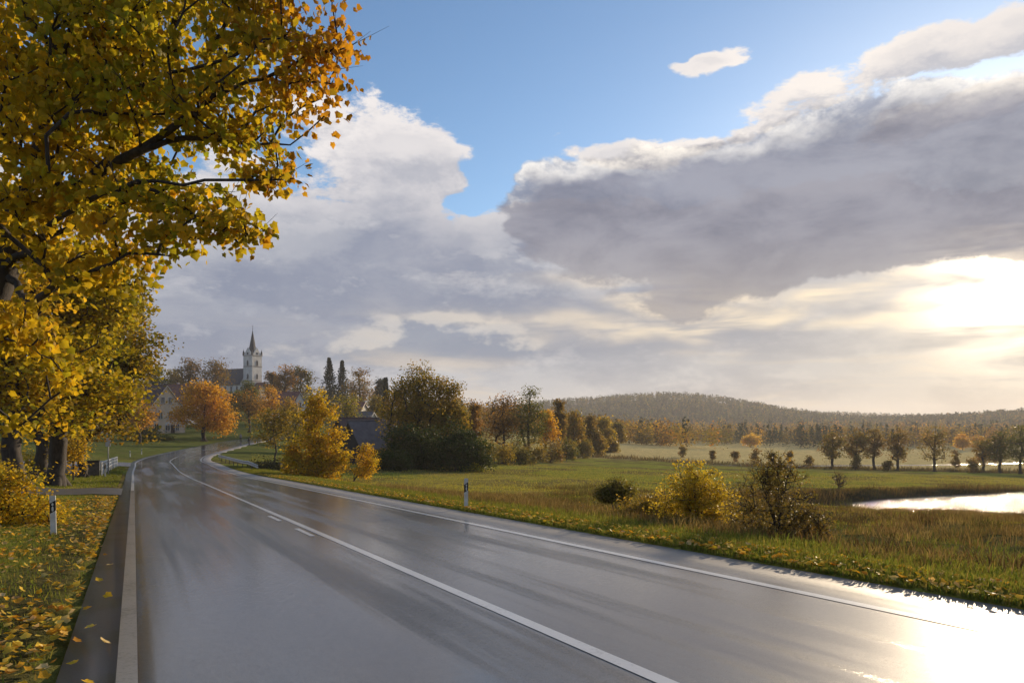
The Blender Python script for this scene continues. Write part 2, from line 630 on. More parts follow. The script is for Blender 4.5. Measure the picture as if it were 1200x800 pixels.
def terrain(x, y, parts=False):
    x = np.asarray(x, float); y = np.asarray(y, float)
    shp = x.shape
    x = x.ravel(); y = y.ravel()
    S, Uo, ZR = road_frame(x, y)
    V = np.interp(y, [-100, 0, 20, 60, 170, 380, 1200, 4000], [1.5, 0.0, -1.4, -4.2, -9.0, -12.0, -14.0, -16.0])
    V = V - 0.02 * np.clip(x, -150, 150) * ss(y, -20, 25)
    V = V + 21 * np.exp(-(((x + 140) / 130) ** 2 + ((y - 390) / 190) ** 2))
    V = V - 1.3 * ss(x, 12, 32) * np.exp(-((y - 50) / 15) ** 2)
    V = V + 0.45 * ss(-Uo, 4, 9) * ss(80 - y, 0, 40)
    # far hills
    V = V + 46 * np.exp(-(((x - 330) / 190) ** 2 + ((y - 1350) / 230) ** 2))
    V = V + 30 * np.exp(-(((x - 80) / 190) ** 2 + ((y - 1420) / 230) ** 2))
    V = V + 22 * np.exp(-(((x - 860) / 230) ** 2 + ((y - 1050) / 200) ** 2))
    V = V + 26 * np.exp(-(((x - 700) / 700) ** 2 + ((y - 2300) / 260) ** 2))
    V = V + 40 * np.exp(-(((x + 700) / 420) ** 2 + ((y - 1300) / 400) ** 2))
    rough = (fnoise(x * 0.5, y * 0.5, 3) - 0.45) * 0.55 * ss(np.abs(Uo), 6, 12) * (0.35 + 0.65 * ss(y, 65, 45) * ss(x, -5, 4))
    V = V + rough + (fnoise(x * 0.03, y * 0.03, 3) - 0.45) * 1.0 * ss(np.abs(Uo), 10, 40)
    wr = np.where(Uo > 0, ss(Uo, 6.0, 12.5), ss(-Uo, 5.2, 14.0))
    wr = np.maximum(wr, ss(S, 205, 228))
    lip = np.where(Uo > 0, 0.03 - 0.10 * ss(Uo, 5.6, 6.6), 0.02 + 0.04 * ss(-Uo, 4.6, 5.4))
    lip = lip + (fnoise(x * 2.2, y * 2.2, 2) - 0.37) * 0.08 * ss(np.abs(Uo), 4.9, 5.6)
    z = (ZR + lip) * (1 - wr) + V * wr
    # the river's bed, a steep bank beyond, a low one on the near side
    d, wv, side = dist_line(x, y, RIV, RIVW)
    reach = np.where(side > 0, 2.0, 9.0)
    k = 1 - ss(d - wv, -1.0, reach)
    z = np.where(d < wv + 12, z * (1 - k) + np.minimum(z, WATER - 0.55) * k, z)
    d2, _, _ = dist_line(x, y, BRK)
    k2 = 1 - ss(d2, 0.5, 3.0)
    z = np.where(d2 < 6, z * (1 - k2) + np.minimum(z, BWATER - 0.4) * k2, z)
    inside = (Uo > AL - 0.05) & (Uo < AR + 0.05)
    z = np.where(inside & (S < 229), np.minimum(ZR - 0.12, z + 9 * (S < 205)), z)
    if parts:
        return z, S, Uo, ZR, d - wv, d2
    return z.reshape(shp)


def gz(x, y):
    return float(terrain(np.array([x]), np.array([y]))[0])


def axis(lo, hi, fine_lo, fine_hi, step, g):
    a = list(np.arange(fine_lo, fine_hi + 1e-6, step))
    st = step
    while a[-1] < hi:
        st *= g; a.append(a[-1] + st)
    st = step; left = []
    p = fine_lo
    while p > lo:
        st *= g; p -= st; left.append(p)
    return np.array(left[::-1] + a)


gx_ = axis(-3200, 3600, -26, 44, 0.42, 1.055)
gy_ = axis(-320, 3900, -6, 92, 0.5, 1.04)
GX, GY = np.meshgrid(gx_, gy_)
tz, tS, tU, tZR, tdr, td2 = terrain(GX, GY, True)
TX, TY = GX.ravel(), GY.ravel()
# zone colours of the soil and turf themselves
n1 = fnoise(TX * 0.15, TY * 0.15, 5); n2 = fnoise(TX * 1.3 + 40, TY * 1.3, 4); n3 = fnoise(TX * 0.04 + 9, TY * 0.09, 4)
def lerp(a, b, k): return a * (1 - k[:, None]) + np.array(b)[None, :] * k[:, None]
c = np.tile(np.array([0.235, 0.24, 0.038]), (len(TX), 1))
c = lerp(c, (0.31, 0.255, 0.055), ss(n3, 0.42, 0.62))
c = lerp(c, (0.14, 0.095, 0.045), ss(n1, 0.50, 0.60) * ss(TY, 50, 70) * 0.75)
# the pale meadow far out
c = lerp(c, (0.62, 0.47, 0.20), ss(TY, 172, 186) * ss(TX, -30, 30))
c = lerp(c, (0.10, 0.075, 0.03), ss(TY, 430, 520))
# rough ground below the road: straw and weeds
rough_k = ss(tU, 6.2, 8.5) * ss(TX + (TY - 25) * 0.15, -1.5, 5) * (1 - ss(TY - 0.25 * np.maximum(TX, 0) - 6 * (n1 - 0.45), 38, 46)) * (TY > -30)
rough_k = np.maximum(rough_k, ss(12 - np.abs(tdr), 0, 6) * ss(TY, 40, 50) * (TX > 16) * (TX < 300) * (TY < 76))
c = lerp(c, (0.13, 0.092, 0.04), rough_k * 0.9)
c = lerp(c, (0.085, 0.10, 0.028), rough_k * ss(n2, 0.45, 0.6) * 0.7)
# wet banks
c = lerp(c, (0.055, 0.045, 0.028), (1 - ss(tdr, 0.5, 3.2)) * (TY > 45))
c = lerp(c, (0.08, 0.06, 0.035), 1 - ss(td2, 2.0, 5.0))
# soil strip beside the asphalt on the left
soil = (tU < 0) * ss(-tU, 4.2, 4.5) * (1 - ss(-tU + (n2 - 0.45) * 1.6, 5.2, 6.0)) * (tS < 70)
c = lerp(c, (0.06, 0.045, 0.03), soil * 0.85)
# village gardens
c = lerp(c, (0.075, 0.10, 0.025), ss(tS, 90, 120) * (tU < 30) * (TY < 420) * (TX < -20) * 0.8)


def ground_mat():
    m, nt, out = new_mat('turf')
    a = nt.node('ShaderNodeAttribute', attribute_name='Col')
    t = nt.node('ShaderNodeTexCoord')
    P = E(nt, t.outputs['Object'])
    na = nt.noise(P, 7.0, 6, 0.65)
    nb = nt.noise(P, 0.55, 5, 0.6)
    nc = nt.noise(nt.vscale(P, (0.06, 0.35, 0.3)), 1.0, 4, 0.55)
    v = nt.sstep(na, 0.25, 0.75, 0.55, 1.4) * nt.sstep(nb, 0.3, 0.7, 0.75, 1.22)
    v = v * nt.sstep(nc, 0.3, 0.7, 0.85, 1.15)
    col = nt.vscale(E(nt, a.outputs['Color']), nt.xyz(v, v, v))
    col = nt.mix(nt.sstep(nc, 0.46, 0.66) * 0.30, col, (0.15, 0.11, 0.04))
    p = principled(nt, out, Base_Color=col, Roughness=0.95)
    p.inputs['Specular IOR Level'].default_value = 0.0
    p.inputs['Sheen Weight'].default_value = 0.05
    p.inputs['Sheen Roughness'].default_value = 0.6
    p.inputs['Sheen Tint'].default_value = (0.7, 0.8, 0.3, 1)
    nd = nt.noise(P, 16.0, 4, 0.7)
    nt.l.new(nt.bump(nd + nb * 3.0, 0.9, 0.09), p.inputs['Normal'])
    return m


nxg, nyg = len(gx_), len(gy_)
ii = (np.arange(nyg - 1)[:, None] * nxg + np.arange(nxg - 1)[None, :]).ravel()
F = np.stack([ii, ii + 1, ii + 1 + nxg, ii + nxg], 1)
ground = mesh_np('ground', np.stack([TX, TY, tz], 1), F, ground_mat(), col=c, smooth=True)
tag(ground, kind='structure')


# ------------------------------------------------------------------ the wet road and its markings
def strip(name, s0, s1, u0, u1, mat, lift, parent=None, ds=0.5, nu=1, skirt=False, crown=0.0, wob=0.0):
    s = np.arange(s0, s1 + 1e-6, ds)
    us = np.linspace(0, 1, nu + 1)
    a = np.interp(s, [-1e5, 1e5], [u0, u0]) if not callable(u0) else u0(s)
    b = np.interp(s, [-1e5, 1e5], [u1, u1]) if not callable(u1) else u1(s)
    V = []
    UVs = []
    cols = list(us)
    for q in cols:
        u = a + (b - a) * q
        p = road_at(s, u)
        p[:, 2] += lift - crown * (np.abs(u) / 4.0) ** 2
        V.append(p); UVs.append(np.stack([u, s], 1))
    if skirt:
        for q, ins in ((0, True), (-1, False)):
            p = V[q].copy() if ins else V[nu].copy()
            p[:, 2] -= 0.14
            uvp = UVs[0 if ins else nu]
            if ins: V.insert(0, p); UVs.insert(0, uvp); 
            else: V.append(p); UVs.append(uvp)
            if ins: nu += 1
    k = len(V)
    v = np.stack(V, 1).reshape(-1, 3); uv = np.stack(UVs, 1).reshape(-1, 2)
    i = (np.arange(len(s) - 1)[:, None] * k + np.arange(k - 1)[None, :]).ravel()
    f = np.stack([i, i + 1, i + 1 + k, i + k], 1)
    return mesh_np(name, v, f, mat, parent, uv=uv, smooth=False)


def road_mat():
    m, nt, out = new_mat('wet_asphalt')
    uvn = nt.node('ShaderNodeUVMap', uv_map='UVMap')
    UVv = E(nt, uvn.outputs[0])
    u, v, _ = nt.sep(UVv)
    t = nt.node('ShaderNodeTexCoord')
    P = E(nt, t.outputs['Object'])
    shoulder = nt.sstep(u + (nt.noise(P, 2.0, 4, 0.6) - 0.5) * 0.25, 3.7, 3.95)
    gut = nt.sstep(u * -1.0, 3.72, 3.9)
    big = nt.noise(nt.xyz(u * 0.5, v * 0.09, 0.0), 1.0, 4, 0.5, 0.2)
    lanes = nt.noise(nt.xyz(u * 2.1, v * 0.045, 3.0), 1.0, 4, 0.55, 0.2)
    grain = nt.noise(P, 150.0, 3, 0.7)
    grain2 = nt.noise(P, 30.0, 4, 0.6)
    film = nt.sstep(big * 0.5 + lanes * 0.5 + grain2 * 0.08, 0.36, 0.62)      # 1 = standing water, 0 = drained
    base = nt.mix(nt.sstep(grain, 0.3, 0.72), (0.022, 0.022, 0.025), (0.12, 0.117, 0.118))
    base = nt.mix(nt.sstep(big, 0.42, 0.66) * 0.4, base, (0.03, 0.03, 0.033))
    shc = nt.mix(nt.sstep(grain, 0.28, 0.75), (0.12, 0.112, 0.105), (0.30, 0.28, 0.26))
    base = nt.mix(shoulder, base, shc)
    mossy = nt.mix(nt.sstep(nt.noise(nt.xyz(u * 1.2, v * 0.9, 9.0), 1.0, 3, 0.5), 0.45, 0.62), (0.06, 0.055, 0.05), (0.035, 0.034, 0.012))
    base = nt.mix(gut * 0.85, base, mossy)
    wet = 1.0 - nt.m('MAXIMUM', shoulder * 0.92, gut * 0.6)
    rough = nt.sstep(film, 0.0, 1.0, 0.60, 0.45)
    grain3 = nt.noise(P, 75.0, 2, 0.6)
    h = grain * 0.45 + grain2 * 0.6 + grain3 * 0.8
    bstr = nt.sstep(film, 0.0, 1.0, 0.55, 0.12)
    bn = nt.bump(h, bstr, 0.010)
    rip = nt.noise(nt.xyz(u * 4.0, v * 4.0, 0.0), 2.0, 4, 0.6)
    cn = nt.bump(rip * 0.6 + (grain2 + grain3 * 0.8) * nt.sstep(film, 0.0, 1.0, 1.3, 0.40), nt.sstep(film, 0.0, 1.0, 0.60, 0.22), 0.010)
    p = principled(nt, out, Base_Color=base, Roughness=rough)
    p.inputs['Specular IOR Level'].default_value = 0.3
    nt.l.new(bn, p.inputs['Normal'])
    nt.put(p.inputs['Coat Weight'], wet * nt.sstep(film, 0.0, 1.0, 0.8, 1.0) * nt.sstep(grain3, 0.32, 0.62, 0.78, 1.0) * nt.sstep(nt.noise(P, 20.0, 4, 0.65), 0.36, 0.60, 0.82, 1.0))
    nt.put(p.inputs['Coat Roughness'], nt.sstep(film, 0.0, 1.0, 0.15, 0.06))
    p.inputs['Coat IOR'].default_value = 1.62
    nt.l.new(cn, p.inputs['Coat Normal'])
    return m


def paint_mat(name, a, b, wear=0.5, wet=0.7):
    m, nt, out = new_mat(name)
    t = nt.node('ShaderNodeTexCoord')
    P = E(nt, t.outputs['Object'])
    n = nt.noise(P, 22.0, 5, 0.7)
    n2 = nt.noise(P, 0.8, 4, 0.6)
    k = nt.sstep(n * 0.7 + n2 * 0.5, wear, wear + 0.22)
    col = nt.mix(k, a, b)
    p = principled(nt, out, Base_Color=col, Roughness=0.45)
    p.inputs['Coat Weight'].default_value = wet
    p.inputs['Coat Roughness'].default_value = 0.15
    nt.l.new(nt.bump(n, 0.3, 0.004), p.inputs['Normal'])
    return m


M['road'] = road_mat()
M['paint'] = paint_mat('road_paint', (0.60, 0.60, 0.58), (0.30, 0.30, 0.29), 0.62)
M['paint_dirty'] = paint_mat('road_paint_dirty', (0.26, 0.24, 0.21), (0.13, 0.12, 0.10), 0.55)
M['path'] = plain('old_asphalt', (0.12, 0.115, 0.11), (0.07, 0.068, 0.068), 3.0, 0.5, 0.004)
SEND = 206.0
road = strip('road', -45, SEND, AL, AR, M['road'], 0.0, ds=0.5, nu=12, skirt=True)
tag(road, kind='structure')
strip('edge_line', -45, 42, UL - 0.075, UL + 0.09, M['paint_dirty'], 0.005, road)
strip('edge_line', 42, 150, UL - 0.075, UL + 0.075, M['paint'], 0.005, road)
strip('edge_line', -45, SEND, UR - 0.075, UR + 0.075, M['paint'], 0.005, road)
strip('centre_line', -45, 24, -0.075, 0.075, M['paint'], 0.005, road)
strip('centre_line', 24, 118, -0.06, 0.06, M['paint'], 0.005, road)
for s_ in (16.2, 20.2):
    strip('guide_dash', s_, s_ + 1.9, -0.30, -0.19, M['paint'], 0.005, road, ds=0.2)
for k_ in range(8):
    strip('centre_dash', 121 + k_ * 9, 125 + k_ * 9, -0.07, 0.07, M['paint'], 0.005, road)

# ------------------------------------------------------------------ water
def water_mat(name, bump=0.35, scale=1.0):
    m, nt, out = new_mat(name)
    t = nt.node('ShaderNodeTexCoord')
    P = E(nt, t.outputs['Object'])
    n = nt.noise(nt.vscale(P, (1.0, 1.6, 1.0)), 2.4 * scale, 5, 0.65)
    p = principled(nt, out, Base_Color=(0.05, 0.045, 0.035), Roughness=0.075)
    p.inputs['IOR'].default_value = 1.33
    nt.l.new(nt.bump(n, bump, 0.35), p.inputs['Normal'])
    return m


def water_strip(name, P, W, z, mat):
    T = np.gradient(P, axis=0); T /= np.linalg.norm(T, axis=1)[:, None]
    Nn = np.stack([T[:, 1], -T[:, 0]], 1)
    a = P + Nn * W[:, None]; b = P - Nn * W[:, None]
    k = len(P)
    v = np.concatenate([np.column_stack([a, np.full(k, z)]), np.column_stack([b, np.full(k, z)])])
    i = np.arange(k - 1)
    o = mesh_np(name, v, np.stack([i, i + 1, i + 1 + k, i + k], 1), mat)
    return tag(o, kind='structure')


water_strip('river', RIV, RIVW + 1.5, WATER, water_mat('river_water', 0.9, 0.8))
water_strip('brook', BRK, np.full(len(BRK), 1.5), BWATER, water_mat('brook_water', 0.3))

# ------------------------------------------------------------------ trees
MAPLE = np.array([(0, .06), (.14, -.02), (.40, -.04), (.43, .18), (.56, .42), (.42, .52), (.28, .66), (0.0, 1.0), (-.28, .66), (-.42, .52), (-.56, .42), (-.43, .18), (-.40, -.04), (-.14, -.02)])
MAPLE3 = np.column_stack([MAPLE, -0.20 * np.abs(MAPLE[:, 0]) - 0.30 * MAPLE[:, 1] ** 2])
MAPLE3 = np.vstack([MAPLE3, [[0, 0.32, 0.05]]])
MF = np.array([(14, i, (i + 1) % 14) for i in range(14)])
BLADE3 = np.array([(0, 0, 0), (.34, .45, -.06), (0, 1, -.14), (-.34, .45, -.06)], float)
BF = np.array([(0, 1, 2), (0, 2, 3)])
OVAL3 = np.array([(0, 0, 0), (.30, .28, -.05), (.30, .68, -.09), (0, 1, -.16), (-.30, .68, -.09), (-.30, .28, -.05)], float)
OF = np.array([(0, 1, 2, 3), (0, 3, 4, 5)])


def rotmats(rg, n, up=0.5, droop=0.0):
    """leaf frames: random heading, faces leaning towards the sky, tips drooping"""
    a = rg.random(n) * 2 * np.pi
    y = np.stack([np.cos(a), np.sin(a), rg.normal(-droop, 0.45, n)], 1)
    y /= np.linalg.norm(y, axis=1)[:, None]
    zt = rg.normal(0, 1, (n, 3)); zt[:, 2] = np.abs(zt[:, 2]) + up
    x = np.cross(y, zt); x /= np.linalg.norm(x, axis=1)[:, None]
    z = np.cross(x, y)
    return np.stack([x, y, z], 2)


def leaf_cloud(rg, pos, size, tmpl, faces, up=0.5, droop=0.3):
    n = len(pos)
    Rm = rotmats(rg, n, up, droop)
    sc = size * rg.uniform(0.65, 1.25, n)
    v = np.einsum('nij,kj->nki', Rm, tmpl) * sc[:, None, None] + pos[:, None, :]
    k = len(tmpl)
    f = (faces[None] + (np.arange(n) * k)[:, None, None]).reshape(-1, faces.shape[1])
    return v.reshape(-1, 3), f


def tubes(a, b, ra, rb, k=5):
    d = b - a
    L = np.linalg.norm(d, axis=1)
    ok = L > 1e-5
    a, b, ra, rb, d = a[ok], b[ok], ra[ok], rb[ok], d[ok] / L[ok][:, None]
    ref = np.where(np.abs(d[:, 2:3]) < 0.9, np.array([[0, 0, 1.0]]), np.array([[1.0, 0, 0]]))
    x = np.cross(d, ref); x /= np.linalg.norm(x, axis=1)[:, None]
    y = np.cross(d, x)
    t = np.arange(k) * 2 * np.pi / k
    ring = x[:, None, :] * np.cos(t)[None, :, None] + y[:, None, :] * np.sin(t)[None, :, None]
    v0 = a[:, None, :] - d[:, None, :] * (ra * 0.3)[:, None, None] + ring * ra[:, None, None]
    v1 = b[:, None, :] + d[:, None, :] * (rb * 0.3)[:, None, None] + ring * rb[:, None, None]
    v = np.concatenate([v0, v1], 1).reshape(-1, 3)
    i = np.arange(k); j = (i + 1) % k
    f = np.stack([i, j, j + k, i + k], 1)
    f = (f[None] + (np.arange(len(a)) * 2 * k)[:, None, None]).reshape(-1, 4)
    return v, f


def palette(rg, n, cols, jitter=0.12):
    cols = np.array(cols, float)
    w_ = rg.random((n, 1))
    i = rg.integers(0, len(cols), n); j = rg.integers(0, len(cols), n)
    c_ = cols[i] * w_ + cols[j] * (1 - w_)
    return np.clip(c_ * (1 + rg.normal(0, jitter, (n, 1))) * (1 + rg.normal(0, jitter * 0.35, (n, 3))), 0.004, 0.85)


def lobes_sample(rg, lobes, n, shell=0.45):
    """points through the volume of a few ellipsoids, denser outward"""
    lobes = np.array(lobes, float)
    vol = lobes[:, 3] * lobes[:, 4] * lobes[:, 5]
    vol = vol ** 0.8
    k = rg.choice(len(lobes), n, p=vol / vol.sum())
    d = rg.normal(0, 1, (n, 3)); d /= np.linalg.norm(d, axis=1)[:, None]
    r = rg.random(n) ** shell
    wob = 1 + np.clip(rg.normal(0, 0.09, n), -0.2, 0.12)
    return lobes[k, :3] + d * (r * wob)[:, None] * lobes[k, 3:6], r


def grow(rg, paths, clumps, bend=0.12, rise=0.10):
    """skeleton: given limbs, then every clump is joined to the nearest inner node"""
    nodes, par = [], []
    for path in paths:                          # path = (parent index or -1 or 'near', points)
        prev, pts = path
        if prev == 'near':
            q = np.array(pts[0])
            prev = int(np.argmin(np.linalg.norm(np.array(nodes) - q, axis=1)))
            pts = pts[1:]
        for p in pts:
            p = np.array(p, float)
            if prev >= 0 and prev < len(nodes):
                a0 = nodes[prev]; L0 = np.linalg.norm(p - a0)
                for t0 in (0.33, 0.66):
                    nodes.append(a0 + (p - a0) * t0 + rg.normal(0, 0.035 * L0, 3)); par.append(prev); prev = len(nodes) - 1
            nodes.append(p); par.append(prev); prev = len(nodes) - 1
    base = nodes[0]
    order = np.argsort(np.linalg.norm(clumps - base, axis=1))
    tips = []
    for c_ in clumps[order]:
        Nn = np.array(nodes)
        dv = c_ - Nn
        dist = np.linalg.norm(dv, axis=1)
        hd = Nn - Nn[np.maximum(np.array(par), 0)]
        hd = hd / (np.linalg.norm(hd, axis=1)[:, None] + 1e-9)
        cosa = (hd * dv).sum(1) / (dist + 1e-9)
        cost = dist * (1 + 0.45 * (1 - cosa)) + 0.55 * np.maximum(0, Nn[:, 2] - c_[2] + 0.15 * dist) + 1.2 * (Nn[:, 2] < base[2] + 0.12 * (c_[2] - base[2]))
        k = int(np.argmin(cost))
        a = Nn[k]; L = dist[k]
        prev = k
        m = max(1, min(4, int(L / 0.5) + 1))
        off = rg.normal(0, bend * L, 3)
        kink = rg.normal(0, 0.03 * L, (8, 3))
        for q in range(1, m + 1):
            t = q / m
            p = a + (c_ - a) * t + off * math.sin(math.pi * t) * 0.6 + np.array([0, 0, rise * L * math.sin(math.pi * t)]) + kink[q] * (q < m)
            nodes.append(p); par.append(prev); prev = len(nodes) - 1
        tips.append(prev)
    return np.array(nodes), np.array(par), np.array(tips)


def thick(nodes, par, tips, r0, rt, p=0.56):
    cnt = np.zeros(len(nodes))
    cnt[tips] = 1
    for i in range(len(nodes) - 1, 0, -1):
        if par[i] >= 0: cnt[par[i]] += max(cnt[i], 0.3)
    cnt = np.maximum(cnt, 0.3)
    return rt + (r0 - rt) * (cnt / cnt[0]) ** p


def tree(name, label, cat, base, lobes, cols, leaf, nclump, per, r0, seed, paths=None, tmpl=OVAL3, faces=OF, mat='leaf', bark='bark',
         clr=None, group=None, flare=True, up=0.5, droop=0.3, shell=0.45, rt=0.012, sides=6, flat=0.65, colfn=None, twigs=0, lean=(0, 0), part=True,
         crown_name='crown', trunk_name='trunk', bend=0.12, rise=0.10, keep_leaves=None):
    """a tree or shrub standing at base; lobes (x,y,z,rx,ry,rz) are relative to it"""
    rg = np.random.default_rng(seed)
    lobes = np.array(lobes, float)
    cl, rr = lobes_sample(rg, lobes, nclump, shell)
    top = lobes[:, 2].max()
    ccx = np.average(lobes[:, 0], weights=lobes[:, 3]); ccy = np.average(lobes[:, 1], weights=lobes[:, 3])
    low = (lobes[:, 2] - lobes[:, 5]).min()
    if paths is None:
        m = 7
        hh = (lobes[:, 2] + 0.55 * lobes[:, 5]).max()
        pts = []
        for i in range(m + 1):
            t = i / m
            wgt = ss(np.array(t), 0.1, 1.0)
            pts.append((ccx * wgt + lean[0] * t + rg.normal(0, 0.012 * hh) * (0 < i), ccy * wgt + lean[1] * t + rg.normal(0, 0.012 * hh) * (0 < i), hh * t))
        paths = [(-1, pts)]
    nodes, par, tips = grow(rg, paths, cl, bend, rise)
    rad = thick(nodes, par, tips, r0, rt)
    root = empty(name, base, 0, label, cat, group)
    k = par >= 0
    pa = par[k]
    v, f = tubes(nodes[pa], nodes[k], np.minimum(rad[pa], rad[k] * 1.35 + 0.01), rad[k], sides)
    vs, fs = [v], [f]
    if flare:
        h0 = min(0.5, 1.2 * r0)
        dirs = [rg.random() * 6.28 + q * 1.26 for q in range(5)]
        a = np.array([[0, 0, h0 * 1.3]] * 5); b = np.array([[math.cos(q) * r0 * 1.9, math.sin(q) * r0 * 1.9, -0.12] for q in dirs])
        v2, f2 = tubes(a, b, np.full(5, r0 * 0.75), np.full(5, r0 * 0.4), 6)
        vs.append(v2); fs.append(f2 + len(v))
        v3, f3 = tubes(np.array([[0, 0, -0.3]]), np.array([[0, 0, h0]]), np.array([r0 * 1.35]), np.array([r0 * 1.02]), 8)
        fs.append(f3 + len(v) + len(v2)); vs.append(v3)
    if twigs:
        tp = nodes[tips]
        q = np.repeat(np.arange(len(tp)), twigs)
        dirn = tp - nodes[par[tips]]
        dirn /= np.linalg.norm(dirn, axis=1)[:, None] + 1e-6
        dd = dirn[q] * 0.7 + rg.normal(0, 0.5, (len(q), 3))
        dd[:, 2] += 0.25
        ln = (clr or 0.5) * rg.uniform(0.7, 1.5, len(q))
        e = tp[q] + dd * ln[:, None]
        v4, f4 = tubes(tp[q], e, np.full(len(q), rt), np.full(len(q), rt * 0.35), 3)
        fs.append(f4 + sum(len(z_) for z_ in vs)); vs.append(v4)
    tr = mesh_np(trunk_name, np.concatenate(vs), fs, M[bark], root, smooth=True)
    # leaves
    cr = clr or (lobes[:, 3].mean() * 0.28)
    n = len(tips) * per
    ci = np.repeat(np.arange(len(tips)), per)
    pos = nodes[tips][ci]
    par_p = nodes[par[tips]][ci]
    t = rg.random((n, 1)) ** 2
    pos = pos * (1 - t * 0.6) + par_p * (t * 0.6)
    g = np.clip(rg.normal(0, 1, (n, 3)), -1.6, 1.6) * np.array([cr, cr, cr * flat])
    size_c = rg.uniform(0.7, 1.25, (len(tips), 1))[ci]
    pos = pos + g * size_c
    ccol = palette(rg, len(tips), cols, 0.14)
    lc = palette(rg, n, cols, 0.16)
    lc = 0.55 * ccol[ci] + 0.45 * lc
    if colfn is not None:
        lc = colfn(rg, pos, lc)
    v, f = leaf_cloud(rg, pos, leaf, tmpl, faces, up, droop)
    cc = np.repeat(lc, len(tmpl), axis=0)
    if keep_leaves:
        return root, pos, lc, v, f, cc
    mesh_np(crown_name, v, f, M[mat], root, col=cc)
    return root


YEL = [(0.48, 0.33, 0.018), (0.40, 0.28, 0.016), (0.55, 0.38, 0.03), (0.28, 0.25, 0.018), (0.46, 0.27, 0.015)]
YELGRN = [(0.17, 0.20, 0.02), (0.30, 0.26, 0.018), (0.12, 0.16, 0.02), (0.38, 0.28, 0.016), (0.21, 0.20, 0.018)]
ORA = [(0.42, 0.21, 0.02), (0.48, 0.28, 0.025), (0.34, 0.19, 0.02), (0.42, 0.26, 0.02)]
BRO = [(0.17, 0.095, 0.03), (0.13, 0.085, 0.03), (0.22, 0.12, 0.03), (0.11, 0.09, 0.03)]
OLV = [(0.16, 0.14, 0.028), (0.20, 0.15, 0.025), (0.12, 0.12, 0.025), (0.23, 0.16, 0.03)]
GRN = [(0.065, 0.085, 0.018), (0.085, 0.10, 0.02), (0.05, 0.07, 0.018), (0.11, 0.11, 0.02)]
DGRN = [(0.034, 0.055, 0.013), (0.048, 0.07, 0.015), (0.028, 0.045, 0.012), (0.07, 0.08, 0.016)]
CON = [(0.022, 0.034, 0.018), (0.03, 0.042, 0.02), (0.018, 0.027, 0.016)]
OAK = [(0.20, 0.155, 0.02), (0.15, 0.135, 0.02), (0.26, 0.175, 0.02), (0.11, 0.11, 0.02), (0.30, 0.17, 0.02)]


def XY(px, Y):
    return (px - 600) * Y / FPX


def zpx(py, Y):
    return CAMH + (HZ - py) * Y / FPX


def lob(base, Y, items, depth=1.0):
    """crown lobes measured in the photograph's pixels at the tree's own distance, turned into metres from its base"""
    out = []
    s = Y / FPX
    for px, py, rx, ry in items:
        out.append((XY(px, Y) - base[0], rnd.uniform(-0.25, 0.25) * rx * s, zpx(py, Y) - base[2], rx * s, max(rx * s * depth, 0.2), ry * s))
    return out


def bpt(px, Y):
    x = XY(px, Y)
    return (x, Y, gz(x, Y))


# --- the maple that leans over the road
mb = (-9.7, 12.2, gz(-9.7, 12.2))
def mp(px, py, Y): return (XY(px, Y) - mb[0], Y - mb[1], zpx(py, Y) - mb[2])
maple_paths = [
    (-1, [(0, 0, 0), (0.05, 0, 1.2), (0.2, 0, 2.4), mp(-22, 400, 12.2), mp(2, 320, 12.2), mp(24, 250, 12.2), mp(44, 180, 12.3), mp(62, 110, 12.5), mp(85, 40, 12.7), mp(105, -40, 12.8), mp(120, -130, 12.9), mp(130, -220, 12.9)]),
    ('near', [mp(44, 180, 12.3), mp(90, 120, 12.1), mp(130, 70, 12.0), mp(170, 20, 11.9), mp(215, -50, 11.8), mp(260, -120, 11.7)]),
    ('near', [mp(62, 110, 12.5), mp(75, 60, 12.0), mp(110, 10, 11.6), mp(140, -50, 11.4)]),
    ('near', [mp(24, 250, 12.2), mp(75, 228, 11.9), mp(120, 200, 11.7), mp(165, 176, 11.5), mp(215, 140, 11.4), mp(270, 105, 11.3), mp(325, 85, 11.3), mp(385, 58, 11.3)]),
    ('near', [mp(165, 176, 11.5), mp(215, 162, 11.6), mp(270, 165, 11.7), mp(340, 170, 11.8)]),
    ('near', [mp(90, 120, 12.1), mp(150, 105, 11.6), mp(200, 85, 11.3), mp(270, 68, 11.0), mp(330, 30, 10.9)]),
    ('near', [mp(2, 320, 12.2), mp(50, 270, 11.5), mp(105, 235, 11.1), mp(160, 213, 10.9), mp(240, 211, 10.9), mp(345, 209, 11.0)]),
    ('near', [mp(160, 213, 10.9), mp(200, 235, 11.0), mp(245, 262, 11.1), mp(280, 285, 11.2)]),
    ('near', [mp(2, 320, 12.2), mp(40, 352, 11.4), mp(90, 330, 11.0), mp(150, 297, 10.8), mp(200, 300, 10.8)]),
    ('near', [mp(24, 250, 12.2), mp(-30, 190, 12.6), mp(-110, 120, 13.0), mp(-200, 60, 13.3)]),
    ('near', [mp(-22, 400, 12.2), mp(-10, 385, 11.2), mp(20, 400, 10.6), mp(60, 420, 10.4)]),
]
def ml(px, py, Y, rx, ry, rd):
    p = mp(px, py, Y); s = Y / FPX
    return (p[0], p[1], p[2], rx * s, rd, ry * s)
